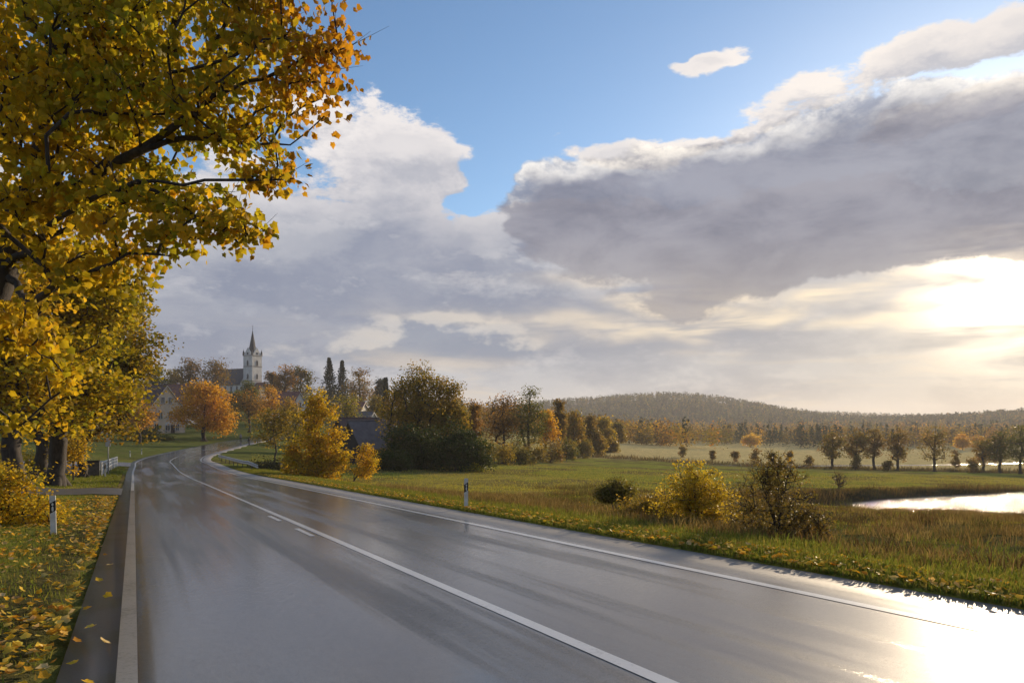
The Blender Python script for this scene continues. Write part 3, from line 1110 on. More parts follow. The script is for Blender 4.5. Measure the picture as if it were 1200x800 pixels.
maple_lobes = [ml(345, 55, 11.2, 72, 62, 1.1), ml(370, 95, 11.3, 42, 40, 0.8), ml(300, 0, 11.3, 90, 60, 1.3), ml(240, 110, 11.4, 110, 75, 1.3), ml(320, 195, 11.2, 58, 48, 0.9), ml(255, 265, 11.1, 48, 58, 0.8),
               ml(190, 255, 11.0, 75, 55, 1.0), ml(150, 130, 11.8, 130, 110, 1.7), ml(60, 230, 11.9, 110, 110, 1.7), ml(40, 80, 12.4, 150, 120, 1.9), ml(150, 20, 12.0, 150, 80, 1.7),
               ml(180, -130, 12.4, 240, 120, 2.4), ml(-100, 60, 13.0, 150, 220, 2.6), ml(20, 385, 10.9, 85, 60, 1.1), ml(95, 310, 11.0, 85, 40, 1.0), ml(0, 470, 11.0, 50, 40, 0.8)]
MAPLEC = [(0.44, 0.32, 0.018), (0.32, 0.28, 0.018), (0.18, 0.21, 0.02), (0.25, 0.25, 0.02), (0.48, 0.31, 0.018)]
def maple_colour(rg, pos, lc):
    """turned leaves at the outer ends, greener ones inside"""
    p = pos + np.array(mb)
    px = 600 + FPX * p[:, 0] / p[:, 1]; py = HZ - FPX * (p[:, 2] - CAMH) / p[:, 1]
    out = ss(px + rg.normal(0, 35, len(px)), 280, 390)
    gold = ss(200 - px + 0.25 * py + rg.normal(0, 40, len(px)), 120, 250)
    a = lc * (1 - out[:, None]) + np.array([0.38, 0.20, 0.016]) * out[:, None] * rg.uniform(0.7, 1.2, (len(px), 1))
    a = a * (1 - 0.55 * gold[:, None]) + np.array([0.48, 0.33, 0.018]) * 0.55 * gold[:, None] * rg.uniform(0.7, 1.2, (len(px), 1))
    return a
root, lp, lcol, lv, lf, lcc = tree('maple_tree', 'big golden maple leaning its leafy branches over the wet road', 'tree', mb, maple_lobes, MAPLEC, 0.112, 860, 37, 0.24, 11,
     paths=maple_paths, tmpl=MAPLE3, faces=MF, clr=0.21, up=0.15, droop=0.9, shell=0.6, rt=0.006, twigs=3, colfn=maple_colour, keep_leaves=True)
# the 300 leaves that show largest hang as leaves of their own, the rest as one mass
pw = lp + np.array(mb)
pxs = 600 + FPX * pw[:, 0] / pw[:, 1]; pys = HZ - FPX * (pw[:, 2] - CAMH) / pw[:, 1]
vis = (pxs > 5) & (pxs < 430) & (pys > 5) & (pys < 480)
order = np.argsort(np.where(vis, pw[:, 1], 1e9))[:300]
keep = np.ones(len(lp), bool); keep[order] = False
kv = len(MAPLE3)
vv = lv.reshape(-1, kv, 3)
vm = vv[keep].reshape(-1, 3); nk = int(keep.sum())
crown = mesh_np('crown', vm, (MF[None] + (np.arange(nk) * kv)[:, None, None]).reshape(-1, 3), M['leaf'], root, col=np.repeat(lcol[keep], kv, axis=0))
crown['kind'] = 'stuff'
leaf_meshes = []
for i, cx_ in enumerate([(0.46, 0.27, 0.013), (0.34, 0.24, 0.013), (0.20, 0.19, 0.014), (0.42, 0.19, 0.013), (0.52, 0.33, 0.02), (0.26, 0.21, 0.013)]):
    t_ = MAPLE3 * 0.112 * (0.8 + 0.1 * i)
    o_ = mesh_np('leaf', t_, MF, M['leaf'], None, col=np.tile(np.array(cx_), (kv, 1)))
    leaf_meshes.append(o_.data); bpy.data.objects.remove(o_)
mcols = np.array([(0.46, 0.27, 0.013), (0.34, 0.24, 0.013), (0.20, 0.19, 0.014), (0.42, 0.19, 0.013), (0.52, 0.33, 0.02), (0.26, 0.21, 0.013)])
for i in order:
    L = vv[i]
    x_ = L[4] - L[10]; y_ = L[7] - L[0]
    x_ /= np.linalg.norm(x_); y_ = y_ - x_ * (y_ @ x_); y_ /= np.linalg.norm(y_); z_ = np.cross(x_, y_)
    o = link('leaf', leaf_meshes[int(np.argmin(np.abs(mcols - lcol[i]).sum(1)))], crown)
    o.matrix_local = Matrix(((x_[0], y_[0], z_[0], L[0][0]), (x_[1], y_[1], z_[1], L[0][1]), (x_[2], y_[2], z_[2], L[0][2]), (0, 0, 0, 1)))

# --- the row of trees beyond the side path
def simple(name, label, px, Y, items, cols, leaf, ncl, per, r0, seed, cat='tree', depth=0.9, **kw):
    b = bpt(px, Y)
    return tree(name, label, cat, b, lob(b, Y, items, depth), cols, leaf, ncl, per, r0, seed, **kw)


simple('maple_tree', 'bright yellow maple, thick dark trunk nearest to the yellow roadside bush', 20, 36, [(0, 420, 85, 75), (30, 350, 75, 60), (-60, 380, 90, 110), (-20, 290, 110, 60), (45, 440, 50, 45), (10, 485, 60, 22)], YEL + YELGRN[:2], 0.22, 190, 62, 0.42, 21,
       tmpl=MAPLE3[[0, 2, 4, 7, 10, 12]], faces=np.array([(0, 1, 2, 3), (0, 3, 4, 5)]), clr=0.62)
simple('maple_tree', 'yellow and green maple with thick bare trunk right beside the side path', 66, 41, [(90, 400, 75, 75), (70, 330, 70, 60), (110, 460, 55, 40), (60, 460, 55, 40), (130, 350, 45, 50)], YELGRN + YEL[:2], 0.22, 230, 62, 0.44, 22,
       tmpl=MAPLE3[[0, 2, 4, 7, 10, 12]], faces=np.array([(0, 1, 2, 3), (0, 3, 4, 5)]), clr=0.6)
simple('maple_tree', 'shaded green maple trunk standing between the two front maples', 45, 52, [(40, 400, 70, 90), (20, 470, 60, 40)], YELGRN, 0.26, 90, 50, 0.40, 23, clr=0.8)
simple('linden_tree', 'tall olive brown linden at the road bend beside the white bridge railing', 96, 56, [(130, 410, 52, 75), (140, 350, 42, 38), (115, 470, 62, 42), (150, 440, 34, 50), (95, 400, 60, 90), (150, 495, 30, 22)], OAK + YELGRN[:2], 0.27, 330, 80, 0.30, 24, clr=0.7)
simple('hazel_bush', 'yellow hazel bush under the olive brown linden', 86, 50, [(86, 532, 17, 20), (74, 522, 18, 16), (94, 512, 14, 12)], YEL[:3] + OLV[:2], 0.16, 60, 34, 0.06, 25, cat='bush', clr=0.4)
simple('hazel_bush', 'leafy yellow roadside bush growing left of the first delineator post', 12, 19.5, [(8, 590, 44, 36), (40, 612, 30, 22), (-25, 580, 50, 45), (16, 558, 30, 18), (10, 630, 40, 16), (60, 598, 20, 14)], YEL[:4] + OLV[:1], 0.085, 200, 46, 0.04, 26, cat='bush', clr=0.24, up=0.4)
simple('hazel_bush', 'low green and yellow thicket behind the thick maple trunks', 20, 60, [(15, 540, 40, 14), (50, 545, 30, 10), (-20, 535, 40, 22)], OLV + YEL[:2], 0.2, 80, 40, 0.05, 27, cat='bush', clr=0.6)

# --- trees by the village road
simple('yellow_tree', 'pyramid shaped golden yellow tree standing right below the road bank', 372, 62, [(370, 492, 14, 30), (372, 520, 25, 24), (374, 545, 30, 20), (352, 545, 20, 16), (395, 535, 14, 20), (394, 508, 10, 18), (347, 525, 11, 12), (374, 562, 28, 9), (368, 474, 9, 14), (371, 463, 5, 8), (385, 485, 9, 14)], YEL + [(0.24, 0.20, 0.015)], 0.2, 300, 60, 0.16, 31, clr=0.40, shell=0.5)
simple('yellow_tree', 'small leaning golden tree beside the pyramid shaped yellow tree', 415, 62, [(428, 540, 12, 14), (430, 525, 8, 9), (426, 553, 13, 7)], YEL, 0.15, 60, 46, 0.07, 32, clr=0.28)
simple('young_tree', 'thin olive young tree with several stems behind the guardrail', 322, 88, [(318, 500, 22, 22), (335, 490, 16, 18), (305, 512, 12, 10)], OLV + [(0.28, 0.2, 0.03)], 0.22, 80, 42, 0.10, 33, clr=0.6)
simple('young_tree', 'thin brownish young tree next to the many stemmed olive one', 344, 96, [(345, 505, 16, 18), (350, 488, 12, 14)], OLV, 0.22, 50, 40, 0.09, 34, clr=0.6)
simple('hedge_bush', 'dark tangled bush on the bank under the young trees', 330, 74, [(320, 548, 26, 9), (345, 550, 22, 10), (300, 545, 12, 6)], [(0.06, 0.055, 0.02), (0.09, 0.07, 0.025), (0.05, 0.05, 0.018)], 0.2, 60, 34, 0.05, 35, cat='bush', clr=0.45)
simple('maple_tree', 'round orange maple on the grass verge across the road bend', 239, 166, [(238, 470, 30, 22), (222, 484, 18, 16), (258, 486, 18, 16), (238, 456, 20, 12), (262, 500, 10, 8), (248, 495, 24, 10)], ORA, 0.46, 170, 70, 0.42, 36, clr=1.1)
simple('cherry_tree', 'slim orange brown tree in front of the cream gabled house', 164, 142, [(163, 485, 18, 18), (150, 490, 14, 16), (174, 492, 12, 10)], ORA[:2] + BRO[:2], 0.36, 80, 42, 0.22, 37, clr=0.95)
simple('hedge_bush', 'dark green garden bush left of the cream gabled house', 170, 152, [(165, 507, 14, 10), (180, 508, 10, 8), (152, 510, 10, 9)], GRN, 0.35, 60, 40, 0.08, 38, cat='bush', clr=0.8)
simple('hedge_bush', 'low green hedge on the grass bank below the cream gabled house', 192, 158, [(190, 514, 14, 5), (178, 516, 10, 5)], GRN + OLV[:1], 0.3, 40, 40, 0.06, 39, cat='bush', clr=0.6)

# --- trees of the village hill
hill_trees = [
    # px, Y, top, half width, colours, label
    (182, 300, 428, 13, GRN, 'dark green tree on the hill left of the brown pair by the church'),
    (203, 330, 432, 13, OLV, 'olive tree on the hill peeping up behind the red roof'),
    (222, 300, 418, 17, BRO, 'dark reddish brown tree on the hill crest above the red roof'),
    (252, 310, 419, 20, BRO + OLV[:1], 'broad brown oak on the hill close left of the church nave'),
    (277, 235, 455, 13, GRN, 'round green tree between the orange maple and the church'),
    (291, 262, 443, 11, GRN + OLV[:1], 'slim green tree standing in front of the church tower'),
    (318, 320, 434, 11, BRO, 'brown tree on the hill just right of the church tower'),
    (334, 300, 427, 14, BRO + ORA[:1], 'reddish brown tree between church and twin spruces'),
    (353, 310, 427, 14, GRN + BRO[:2], 'dark green tree beside the reddish brown one left of the spruces'),
    (292, 196, 456, 20, BRO + ORA[:1], 'broad rusty brown tree with dark trunk at the far road end'),
    (314, 205, 450, 17, ORA + BRO[:1], 'orange tree beside the rusty brown tree at the far road end'),
    (338, 190, 466, 16, ORA[:2] + OLV, 'orange and olive tree below the small white gable'),
    (421, 290, 430, 17, BRO + OLV[:2], 'half bare brown tree right of the twin spruces'),
    (405, 175, 458, 19, YELGRN + OLV, 'rounded yellow green tree above the dark barn roof'),
    (446, 330, 441, 9, CON, 'dark tree top peeping out left of the great grove'),
    (440, 260, 462, 9, OLV, 'small olive garden tree among the village houses'),
    (466, 230, 452, 14, BRO, 'brown tree behind the great grove at the village edge'),
    (160, 260, 446, 16, OLV + BRO[:1], 'olive brown tree on the slope behind the cream house'),
]
for i, (px, Y, top, hw, cols, lab) in enumerate(hill_trees):
    b = bpt(px, Y)
    bot = HZ - (b[2] - CAMH) * FPX / Y
    H = max(bot - top, 14)
    lo = [(px, top + H * 0.30, hw * 0.8, H * 0.26), (px - hw * 0.45, top + H * 0.5, hw * 0.62, H * 0.22), (px + hw * 0.45, top + H * 0.47, hw * 0.62, H * 0.24), (px + hw * 0.1, top + H * 0.16, hw * 0.5, H * 0.14)]
    tree('village_tree', lab, 'tree', b, lob(b, Y, lo, 0.9), cols, 0.0021 * Y + 0.02, 70, 34, 0.02 * H * Y / FPX + 0.08, 100 + i, clr=hw * Y / FPX * 0.24, group='trees of the village hill', sides=5)


def spruce(name, label, base, H, Rr, cols, seed, n=1500, leaf=0.4, group=None):
    rg = np.random.default_rng(seed)
    root = empty(name, base, 0, label, 'tree', group)
    v, f = tubes(np.array([[0, 0, -0.3]]), np.array([[0, 0, H * 0.97]]), np.array([H * 0.018 + 0.04]), np.array([0.02]), 6)
    mesh_np('trunk', v, f, M['bark'], root, smooth=True)
    tiers = max(9, int(H / 0.8))
    t = rg.random(n) ** 0.8
    k = np.floor(t * tiers) / tiers
    fr = (t * tiers) % 1
    nb = 9
    br = rg.integers(0, nb, n)
    a = br * 2 * np.pi / nb + k * 37.0 + rg.normal(0, 0.16, n)
    rmax = Rr * (1 - k) ** 1.05 + 0.12
    q = rg.random(n) ** 0.6
    r = rmax * q * (0.85 + 0.3 * np.sin(br * 2.3 + k * 91))
    z = H * (0.08 + 0.92 * k) - r * 0.32 + fr * 0.25 + (q ** 3) * 0.12 * Rr
    pos = np.stack([np.cos(a) * r, np.sin(a) * r, z], 1)
    v, f = leaf_cloud(rg, pos, leaf, BLADE3, BF, 0.8, 0.55)
    lc = palette(rg, n, cols, 0.2)
    mesh_np('crown', v, f, M['needle'], root, col=np.repeat(lc, 4, axis=0))
    return root


for i, (px, Y, top, hw, lab) in enumerate([(386, 300, 419, 19, 'taller of the twin dark spruces on the village hill'), (401, 305, 422, 16, 'shorter of the twin dark spruces on the village hill'),
                                           (452, 250, 441, 8, 'narrow dark spruce tip behind the great grove')]):
    b = bpt(px, Y)
    spruce('spruce_tree', lab, b, zpx(top, Y) - b[2], hw * Y / FPX, CON, 140 + i, 3000, 0.8)

# --- the great grove beyond the road
gb = bpt(495, 97)
simple('oak_tree', 'huge round golden green oak rising behind the dark evergreens', 492, 99, [(495, 480, 42, 42), (492, 450, 30, 22), (466, 480, 20, 42), (515, 500, 30, 40), (470, 520, 22, 30)], OAK, 0.27, 330, 62, 0.55, 51, clr=0.85, shell=0.5)
simple('oak_tree', 'second golden oak crown leaning out right of the huge round oak', 524, 100, [(528, 470, 16, 26), (535, 490, 14, 24), (520, 500, 18, 30)], OAK, 0.27, 130, 56, 0.32, 52, clr=0.75, shell=0.5)
simple('yew_tree', 'broad dark evergreen at the left foot of the great oak', 487, 90, [(482, 522, 28, 28), (500, 528, 24, 24), (465, 533, 18, 20), (490, 542, 32, 14)], DGRN, 0.26, 220, 66, 0.3, 53, clr=0.62, mat='needle')
simple('yew_tree', 'broad dark evergreen at the right foot of the great oak', 536, 88, [(532, 520, 26, 27), (550, 528, 24, 22), (535, 540, 34, 16), (560, 540, 14, 14)], DGRN, 0.26, 220, 66, 0.28, 54, clr=0.62, mat='needle')
simple('hedge_bush', 'long dark hedge running from the leaning golden tree to the evergreens', 450, 84, [(440, 540, 16, 10), (458, 540, 16, 12), (472, 543, 14, 10)], DGRN[:3], 0.24, 80, 44, 0.06, 55, cat='bush', clr=0.6)
simple('hedge_bush', 'yellow green bush in front of the right dark evergreen', 556, 86, [(556, 549, 8, 6), (545, 552, 5, 4)], YELGRN, 0.18, 24, 36, 0.04, 56, cat='bush', clr=0.4)

# --- the wooded edge of the field
edge = [
    (555, 132, 466, 12, 545, BRO + ORA[:1], 'tree', 'rusty tree just right of the great grove'),
    (590, 128, 458, 24, 545, ORA[:1] + BRO, 'tree', 'broad rusty brown oak at the field edge'),
    (620, 132, 451, 20, 543, GRN + OLV[:1], 'tree', 'tall green poplar beside the broad rusty oak'),
    (640, 150, 476, 14, 538, ORA[:2] + YEL[:1], 'tree', 'golden tree right of the tall green poplar'),
    (655, 160, 464, 9, 535, BRO + OLV, 'tree', 'slender brown tree standing above the hedge row'),
    (672, 175, 480, 14, 533, OLV + ORA[:1], 'tree', 'olive orange tree in the middle of the wooded field edge'),
    (690, 190, 484, 14, 530, BRO + OLV, 'tree', 'brown tree past the middle of the wooded field edge'),
    (706, 210, 488, 13, 528, OLV + YEL[:1], 'tree', 'yellowish tree near the thin end of the wooded edge'),
    (722, 235, 494, 11, 525, OLV, 'tree', 'small olive tree near the end of the wooded edge'),
    (565, 112, 508, 14, 548, OLV + GRN[:1], 'bush', 'olive bush beside the right dark evergreen'),
    (584, 118, 513, 17, 546, OLV + YEL[:1], 'bush', 'wide yellowish bush below the broad rusty oak'),
    (608, 124, 516, 14, 543, GRN + OLV, 'bush', 'greenish bush under the tall green poplar'),
    (626, 130, 514, 13, 540, OLV, 'bush', 'round olive bush right of the poplar trunk'),
    (645, 142, 512, 13, 538, OLV + BRO, 'bush', 'brown olive bush under the golden tree'),
    (664, 155, 513, 12, 535, GRN + OLV, 'bush', 'green olive bush under the slender brown tree'),
    (683, 172, 512, 11, 532, OLV, 'bush', 'pale olive bush under the olive orange tree'),
    (700, 192, 511, 10, 530, OLV + YEL[:1], 'bush', 'pale yellowish bush towards the end of the wooded edge'),
    (716, 214, 510, 8, 527, OLV, 'bush', 'last small bush at the end of the wooded edge'),
]
for i, (px, Y, top, hw, bot0, cols, cat, lab) in enumerate(edge):
    b = bpt(px, Y)
    bot = HZ - (b[2] - CAMH) * FPX / Y
    H = max(bot - top, 14)
    if cat == 'tree':
        lo = [(px, top + H * 0.30, hw * 0.85, H * 0.27), (px - hw * 0.4, top + H * 0.52, hw * 0.65, H * 0.24), (px + hw * 0.4, top + H * 0.5, hw * 0.62, H * 0.24), (px + hw * 0.1, top + H * 0.16, hw * 0.55, H * 0.13)]
        tree('field_tree', lab, 'tree', b, lob(b, Y, lo, 0.9), cols, 0.0023 * Y, 110, 40, 0.017 * H * Y / FPX + 0.1, 200 + i, clr=hw * Y / FPX * 0.25, group='trees of the wooded field edge', sides=5)
    else:
        lo = [(px, top + H * 0.5, hw, H * 0.48), (px - hw * 0.6, top + H * 0.7, hw * 0.6, H * 0.3), (px + hw * 0.6, top + H * 0.66, hw * 0.6, H * 0.34)]
        tree('field_bush', lab, 'bush', b, lob(b, Y, lo, 0.9), cols, 0.0023 * Y, 60, 40, 0.08, 200 + i, clr=hw * Y / FPX * 0.26, group='bushes of the wooded field edge', sides=4)

# --- trees along the brook on the right
brook = [
    (975, 166, 503, 14, OLV + BRO[:1], 'rounded willow ending the brook row, farthest from the dark thicket', 1.0),
    (1003, 168, 499, 13, BRO + OLV, 'dark brown willow, second in the brook row', 1.0),
    (1025, 172, 498, 12, BRO + OLV[:2], 'willow close beside the dark brown one on the brook', 1.0),
    (1052, 168, 499, 14, OLV + BRO, 'broad willow in the middle of the brook row', 1.0),
    (1095, 164, 497, 16, OLV + BRO[:1], 'spreading airy willow standing alone on the brook bank', 0.7),
    (1152, 178, 510, 10, OLV + ORA[:1], 'small golden olive tree left of the dark brook thicket', 1.0),
    (1172, 170, 504, 16, GRN + BRO[:1], 'dark tree of the thicket where brook meets field', 1.2),
    (1196, 165, 497, 18, GRN + OLV[:1], 'tallest dark tree of the brook thicket', 1.2),
    (1222, 168, 500, 16, GRN, 'dark green tree at the outer end of the brook thicket', 1.2),
]
for i, (px, Y, top, hw, cols, lab, den) in enumerate(brook):
    b = bpt(px, Y)
    bot = HZ - (b[2] - CAMH) * FPX / Y
    H = max(bot - top, 14)
    lo = [(px, top + H * 0.26, hw * 0.8, H * 0.24), (px - hw * 0.5, top + H * 0.45, hw * 0.6, H * 0.25), (px + hw * 0.5, top + H * 0.42, hw * 0.6, H * 0.25), (px, top + H * 0.6, hw * 0.8, H * 0.2)]
    tree('willow_tree', lab, 'tree', b, lob(b, Y, lo, 0.9), cols, 0.34, int(90 * den), 32, 0.30, 240 + i, clr=hw * Y / FPX * 0.22, group='trees along the brook', sides=5)
small = [(885, 182, 523, 5), (948, 176, 533, 4), (905, 178, 529, 4), (1003, 158, 533, 4), (862, 186, 526, 4), (1040, 150, 538, 4), (835, 190, 526, 3), (1140, 160, 534, 6), (1120, 178, 527, 4), (925, 182, 528, 4), (800, 200, 521, 4)]
for i, (px, Y, top, hw) in enumerate(small):
    b = bpt(px, Y)
    bot = HZ - (b[2] - CAMH) * FPX / Y
    H = max(4, bot - top)
    tree('field_bush', 'low dark bush dotted along the ditch across the meadow', 'bush', b, lob(b, Y, [(px, bot - H * 0.5, hw, H * 0.5)], 1.0), OLV + BRO, 0.4, 22, 28, 0.05, 270 + i, clr=hw * Y / FPX * 0.4, group='bushes along the meadow ditch', sides=4)


# ------------------------------------------------------------------ shrubs on the bank by the road
def shrub(name, label, px, Y, items, cols, leaf, ncl, per, nst, seed, clr, r0=0.03, spread=0.5, twigs=0, bark='bark', up=0.4, sink=0.0, rt=0.004, shell=0.55):
    b = bpt(px, Y)
    rg = np.random.default_rng(seed)
    lo = lob(b, Y, [(a_, b_ - 3, c_ * 1.12, d_ * 1.12) for a_, b_, c_, d_ in items], 0.85)
    L = np.array(lo)
    hh = (L[:, 2] + 0.6 * L[:, 5]).max()
    wd = np.abs(L[:, 0]).max() + L[:, 3].mean()
    paths = []
    for k in range(nst):
        a = 2 * math.pi * k / nst + rg.normal(0, 0.3)
        o = wd * spread * rg.uniform(0.4, 1.0)
        h = hh * rg.uniform(0.6, 0.95)
        pts = []
        for q in range(6):
            t = q / 5
            pts.append((math.cos(a) * o * t ** 1.3 + rg.normal(0, 0.02) * t, math.sin(a) * o * t ** 1.3 + rg.normal(0, 0.02) * t, h * t * (1.15 - 0.15 * t) - 0.1))
        paths.append((-1, pts) if k == 0 else (0, pts[1:]))
    return tree(name, label, 'bush', b, lo, cols, leaf, ncl, per, r0 * nst ** 0.5, seed, paths=paths, clr=clr, flare=False, rt=rt, sides=5, twigs=twigs, bark=bark, up=up, shell=shell, bend=0.06, rise=0.02,
                crown_name='foliage', trunk_name='stems')


shrub('willow_bush', 'rounded bright yellow willow bush on the bank beside the half bare shrub', 816, 20.5, [(816, 588, 40, 40), (800, 600, 34, 36), (832, 605, 32, 34), (816, 565, 28, 20)], [(0.42, 0.31, 0.03), (0.48, 0.36, 0.04), (0.36, 0.28, 0.03), (0.30, 0.25, 0.03)], 0.062, 380, 34, 11, 61, 0.12, r0=0.016, twigs=3)
shrub('willow_bush', 'lower ochre bush merging into the rounded yellow willow', 757, 22.5, [(757, 602, 30, 22), (735, 608, 22, 15), (775, 608, 22, 20)], [(0.26, 0.18, 0.025), (0.22, 0.15, 0.03), (0.18, 0.15, 0.025)], 0.07, 200, 40, 8, 62, 0.14, r0=0.012, twigs=3)
shrub('willow_bush', 'small green bush at the far side of the ochre one', 722, 27, [(722, 578, 20, 13), (708, 582, 10, 9)], [(0.11, 0.11, 0.025), (0.14, 0.12, 0.025), (0.09, 0.09, 0.02)], 0.085, 100, 38, 6, 63, 0.16, r0=0.012, twigs=2)
shrub('hawthorn_bush', 'half bare olive brown shrub with dark stems, tallest on the road bank', 912, 17.5, [(905, 575, 36, 38), (880, 600, 28, 36), (940, 610, 34, 32), (912, 552, 26, 18), (905, 625, 44, 20)], [(0.13, 0.11, 0.03), (0.16, 0.12, 0.03), (0.10, 0.09, 0.03), (0.22, 0.15, 0.03)], 0.05, 420, 20, 9, 64, 0.13, r0=0.022, twigs=5)
shrub('hawthorn_bush', 'brown twiggy bush at the foot of the half bare shrub', 950, 17.2, [(950, 628, 24, 18), (935, 640, 20, 10)], [(0.16, 0.105, 0.03), (0.2, 0.13, 0.03)], 0.04, 110, 16, 7, 65, 0.1, r0=0.01, twigs=4)
shrub('hawthorn_bush', 'small yellow leaved shrub in the straw below the road', 679, 25.5, [(680, 602, 10, 9)], [(0.4, 0.25, 0.02), (0.28, 0.18, 0.03)], 0.06, 30, 22, 5, 66, 0.1, r0=0.01, twigs=2)
shrub('willow_bush', 'bare twiggy bush standing on the dark river bank', 983, 76, [(983, 565, 9, 10)], [(0.12, 0.09, 0.04), (0.16, 0.11, 0.04)], 0.12, 50, 8, 7, 67, 0.3, r0=0.03, twigs=4, rt=0.012)

# ------------------------------------------------------------------ village
def dup(root, loc, rz, label, group=None):
    r = root.copy(); COL.objects.link(r)
    r.location = loc; r.rotation_euler = (0, 0, rz); r['label'] = label
    if group: r['group'] = group
    for ch in list(root.children):
        c_ = ch.copy(); COL.objects.link(c_); c_.parent = r
        for g_ in list(ch.children):
            d_ = g_.copy(); COL.objects.link(d_); d_.parent = c_
    return r


def window(parent, face, a, z, wd, ht, off, shutters=False, arch=False):
    """a window on the gable (face 'g', at y = off) or on the side wall (face 's', at x = off)"""
    def place(mb, x0, x1, z0, z1, d0, d1):
        if face == 'g': mb.box(x0, x1, d0, d1, z0, z1)
        else: mb.box(d0, d1, x0, x1, z0, z1)
    sg = -1 if (face == 'g' or off < 0) else 1
    fr = MB()
    t = 0.11
    for x0, x1, z0, z1 in ((a - wd / 2 - t, a - wd / 2, z - t, z + ht + t), (a + wd / 2, a + wd / 2 + t, z - t, z + ht + t),
                           (a - wd / 2, a + wd / 2, z + ht, z + ht + t), (a - wd / 2, a + wd / 2, z - t, z), (a - 0.035, a + 0.035, z, z + ht)):
        place(fr, x0, x1, z0, z1, min(off, off + sg * 0.10), max(off, off + sg * 0.10))
    if arch:
        pts = [(a + (wd / 2 + t) * math.cos(q), z + ht + t * 0.5 + (wd / 2 + t) * math.sin(q)) for q in np.linspace(0, math.pi, 9)]
        fr.prism(pts, min(off, off + sg * 0.07), max(off, off + sg * 0.07), 'y' if face == 'g' else 'x')
    wn = fr.build('window', M['frame'], parent)
    p = MB(); place(p, a - wd / 2 + 0.002, a + wd / 2 - 0.002, z + 0.002, z + ht - 0.002, min(off - 0.01, off + sg * 0.04), max(off - 0.01, off + sg * 0.04))
    p.build('pane', M['pane'], wn)
    s = MB(); place(s, a - wd / 2 - t - 0.05, a + wd / 2 + t + 0.05, z - t - 0.09, z - t - 0.003, min(off, off + sg * 0.2), max(off, off + sg * 0.2))
    s.build('sill', M['stone_trim'], wn)
    if shutters:
        for sx in (-1, 1):
            q = MB(); c0 = a + sx * (wd / 2 + t + 0.24)
            place(q, c0 - 0.22, c0 + 0.22, z, z + ht, min(off, off + sg * 0.06), max(off, off + sg * 0.06))
            q.build('shutter', M['shutter'], wn)
    return wn


def gable_house(name, label, cat, loc, rz, wd, dp, hw, hr, wall, roof, gwin=(), swin=(), door=None, chimney=True, eave=0.45, board='frame'):
    """gable towards -y, ridge along y"""
    h = empty(name, loc, rz, label, cat)
    m = MB(); m.prism([(-wd / 2, -1.2), (wd / 2, -1.2), (wd / 2, hw), (0, hw + hr), (-wd / 2, hw)], 0, dp, 'y')
    m.build('wall', M[wall], h)
    sl = hr / (wd / 2)
    r_ = None
    roofm = MB()
    for sx in (-1, 1):
        x1 = wd / 2 + eave
        t = 0.22
        pts = [(0, hw + hr + 0.05), (sx * x1, hw - eave * sl + 0.05), (sx * x1, hw - eave * sl + 0.05 + t), (0, hw + hr + 0.05 + t * 1.2)]
        roofm.prism(pts, -eave, dp + eave, 'y')
    r_ = roofm.build('roof', M[roof], h)
    vb = MB()                                                   # light board along the gable's edge
    for sx in (-1, 1):
        x1 = wd / 2 + eave
        vb.prism([(0, hw + hr - 0.16), (sx * x1, hw - eave * sl - 0.16), (sx * x1, hw - eave * sl + 0.045), (0, hw + hr + 0.045)], -eave - 0.004, -eave + 0.06, 'y')
    vb.build('gable_board', M[board], r_)
    rg_ = MB(); rg_.tube([(0, -eave, hw + hr + 0.28), (0, dp + eave, hw + hr + 0.28)], 0.13, 6); rg_.build('ridge', M[roof], r_)
    if chimney:
        c_ = MB(); c_.box(0.5, 1.15, dp * 0.55, dp * 0.55 + 0.65, hw + hr * 0.55, hw + hr + 0.9); c_.build('chimney', M['stone_trim'], r_)
    for wv in gwin: window(h, 'g', *wv[:4], 0.0, *(wv[4:]))
    for wv in swin: window(h, 's', *wv[:4], wv[4])
    if door:
        d = MB(); d.box(door[0] - 0.5, door[0] + 0.5, -0.08, 0.0, 0.0, 2.1); dd = d.build('door', M['dark_wood'], h)
        k = MB(); k.box(door[0] + 0.32, door[0] + 0.40, -0.14, -0.082, 1.0, 1.06); k.build('handle', M['zinc'], dd)
    return h


def hpos(px, Y, dz=0.0):
    x = XY(px, Y); return (x, Y, gz(x, Y) + dz)


W_ = 0.95
gable_house('house', 'cream gabled house with dark red brown roof above the road bend', 'house', hpos(195, 180), R(58), 10.2, 15, 5.6, 6.2, 'plaster_cream', 'roof_brown',
            gwin=[(-0.95, 7.4, 0.85, 1.5), (0.95, 7.4, 0.85, 1.5), (-2.3, 3.6, 1.3, 1.6, True), (1.0, 3.6, 0.95, 1.6), (-2.6, 0.8, 1.0, 1.5), (0.3, 0.7, 1.1, 1.3, False, True), (2.9, 0.7, 0.85, 1.5)],
            swin=[(3, 1.0, 1.0, 1.4, -5.1), (7, 1.0, 1.0, 1.4, -5.1), (11, 1.0, 1.0, 1.4, -5.1)], door=(1.7,))
gable_house('house', 'long red roofed farmhouse behind the cream gabled house', 'house', hpos(236, 214), R(62), 11.5, 20, 4.0, 7.5, 'plaster_white', 'roof_red',
            gwin=[(-2, 4.6, 1, 1.3), (2, 4.6, 1, 1.3)], swin=[(4, 1, 1, 1.4, -5.75), (9, 1, 1, 1.4, -5.75), (14, 1, 1, 1.4, -5.75)])
gable_house('house', 'low ochre house half hidden by the slim orange brown tree', 'house', hpos(146, 172), R(55), 8.5, 10, 3.4, 4.4, 'plaster_ochre', 'roof_brown', gwin=[(-1.6, 1.0, 1.0, 1.3), (1.6, 1.0, 1.0, 1.3), (0, 4.2, 0.9, 1.2)])
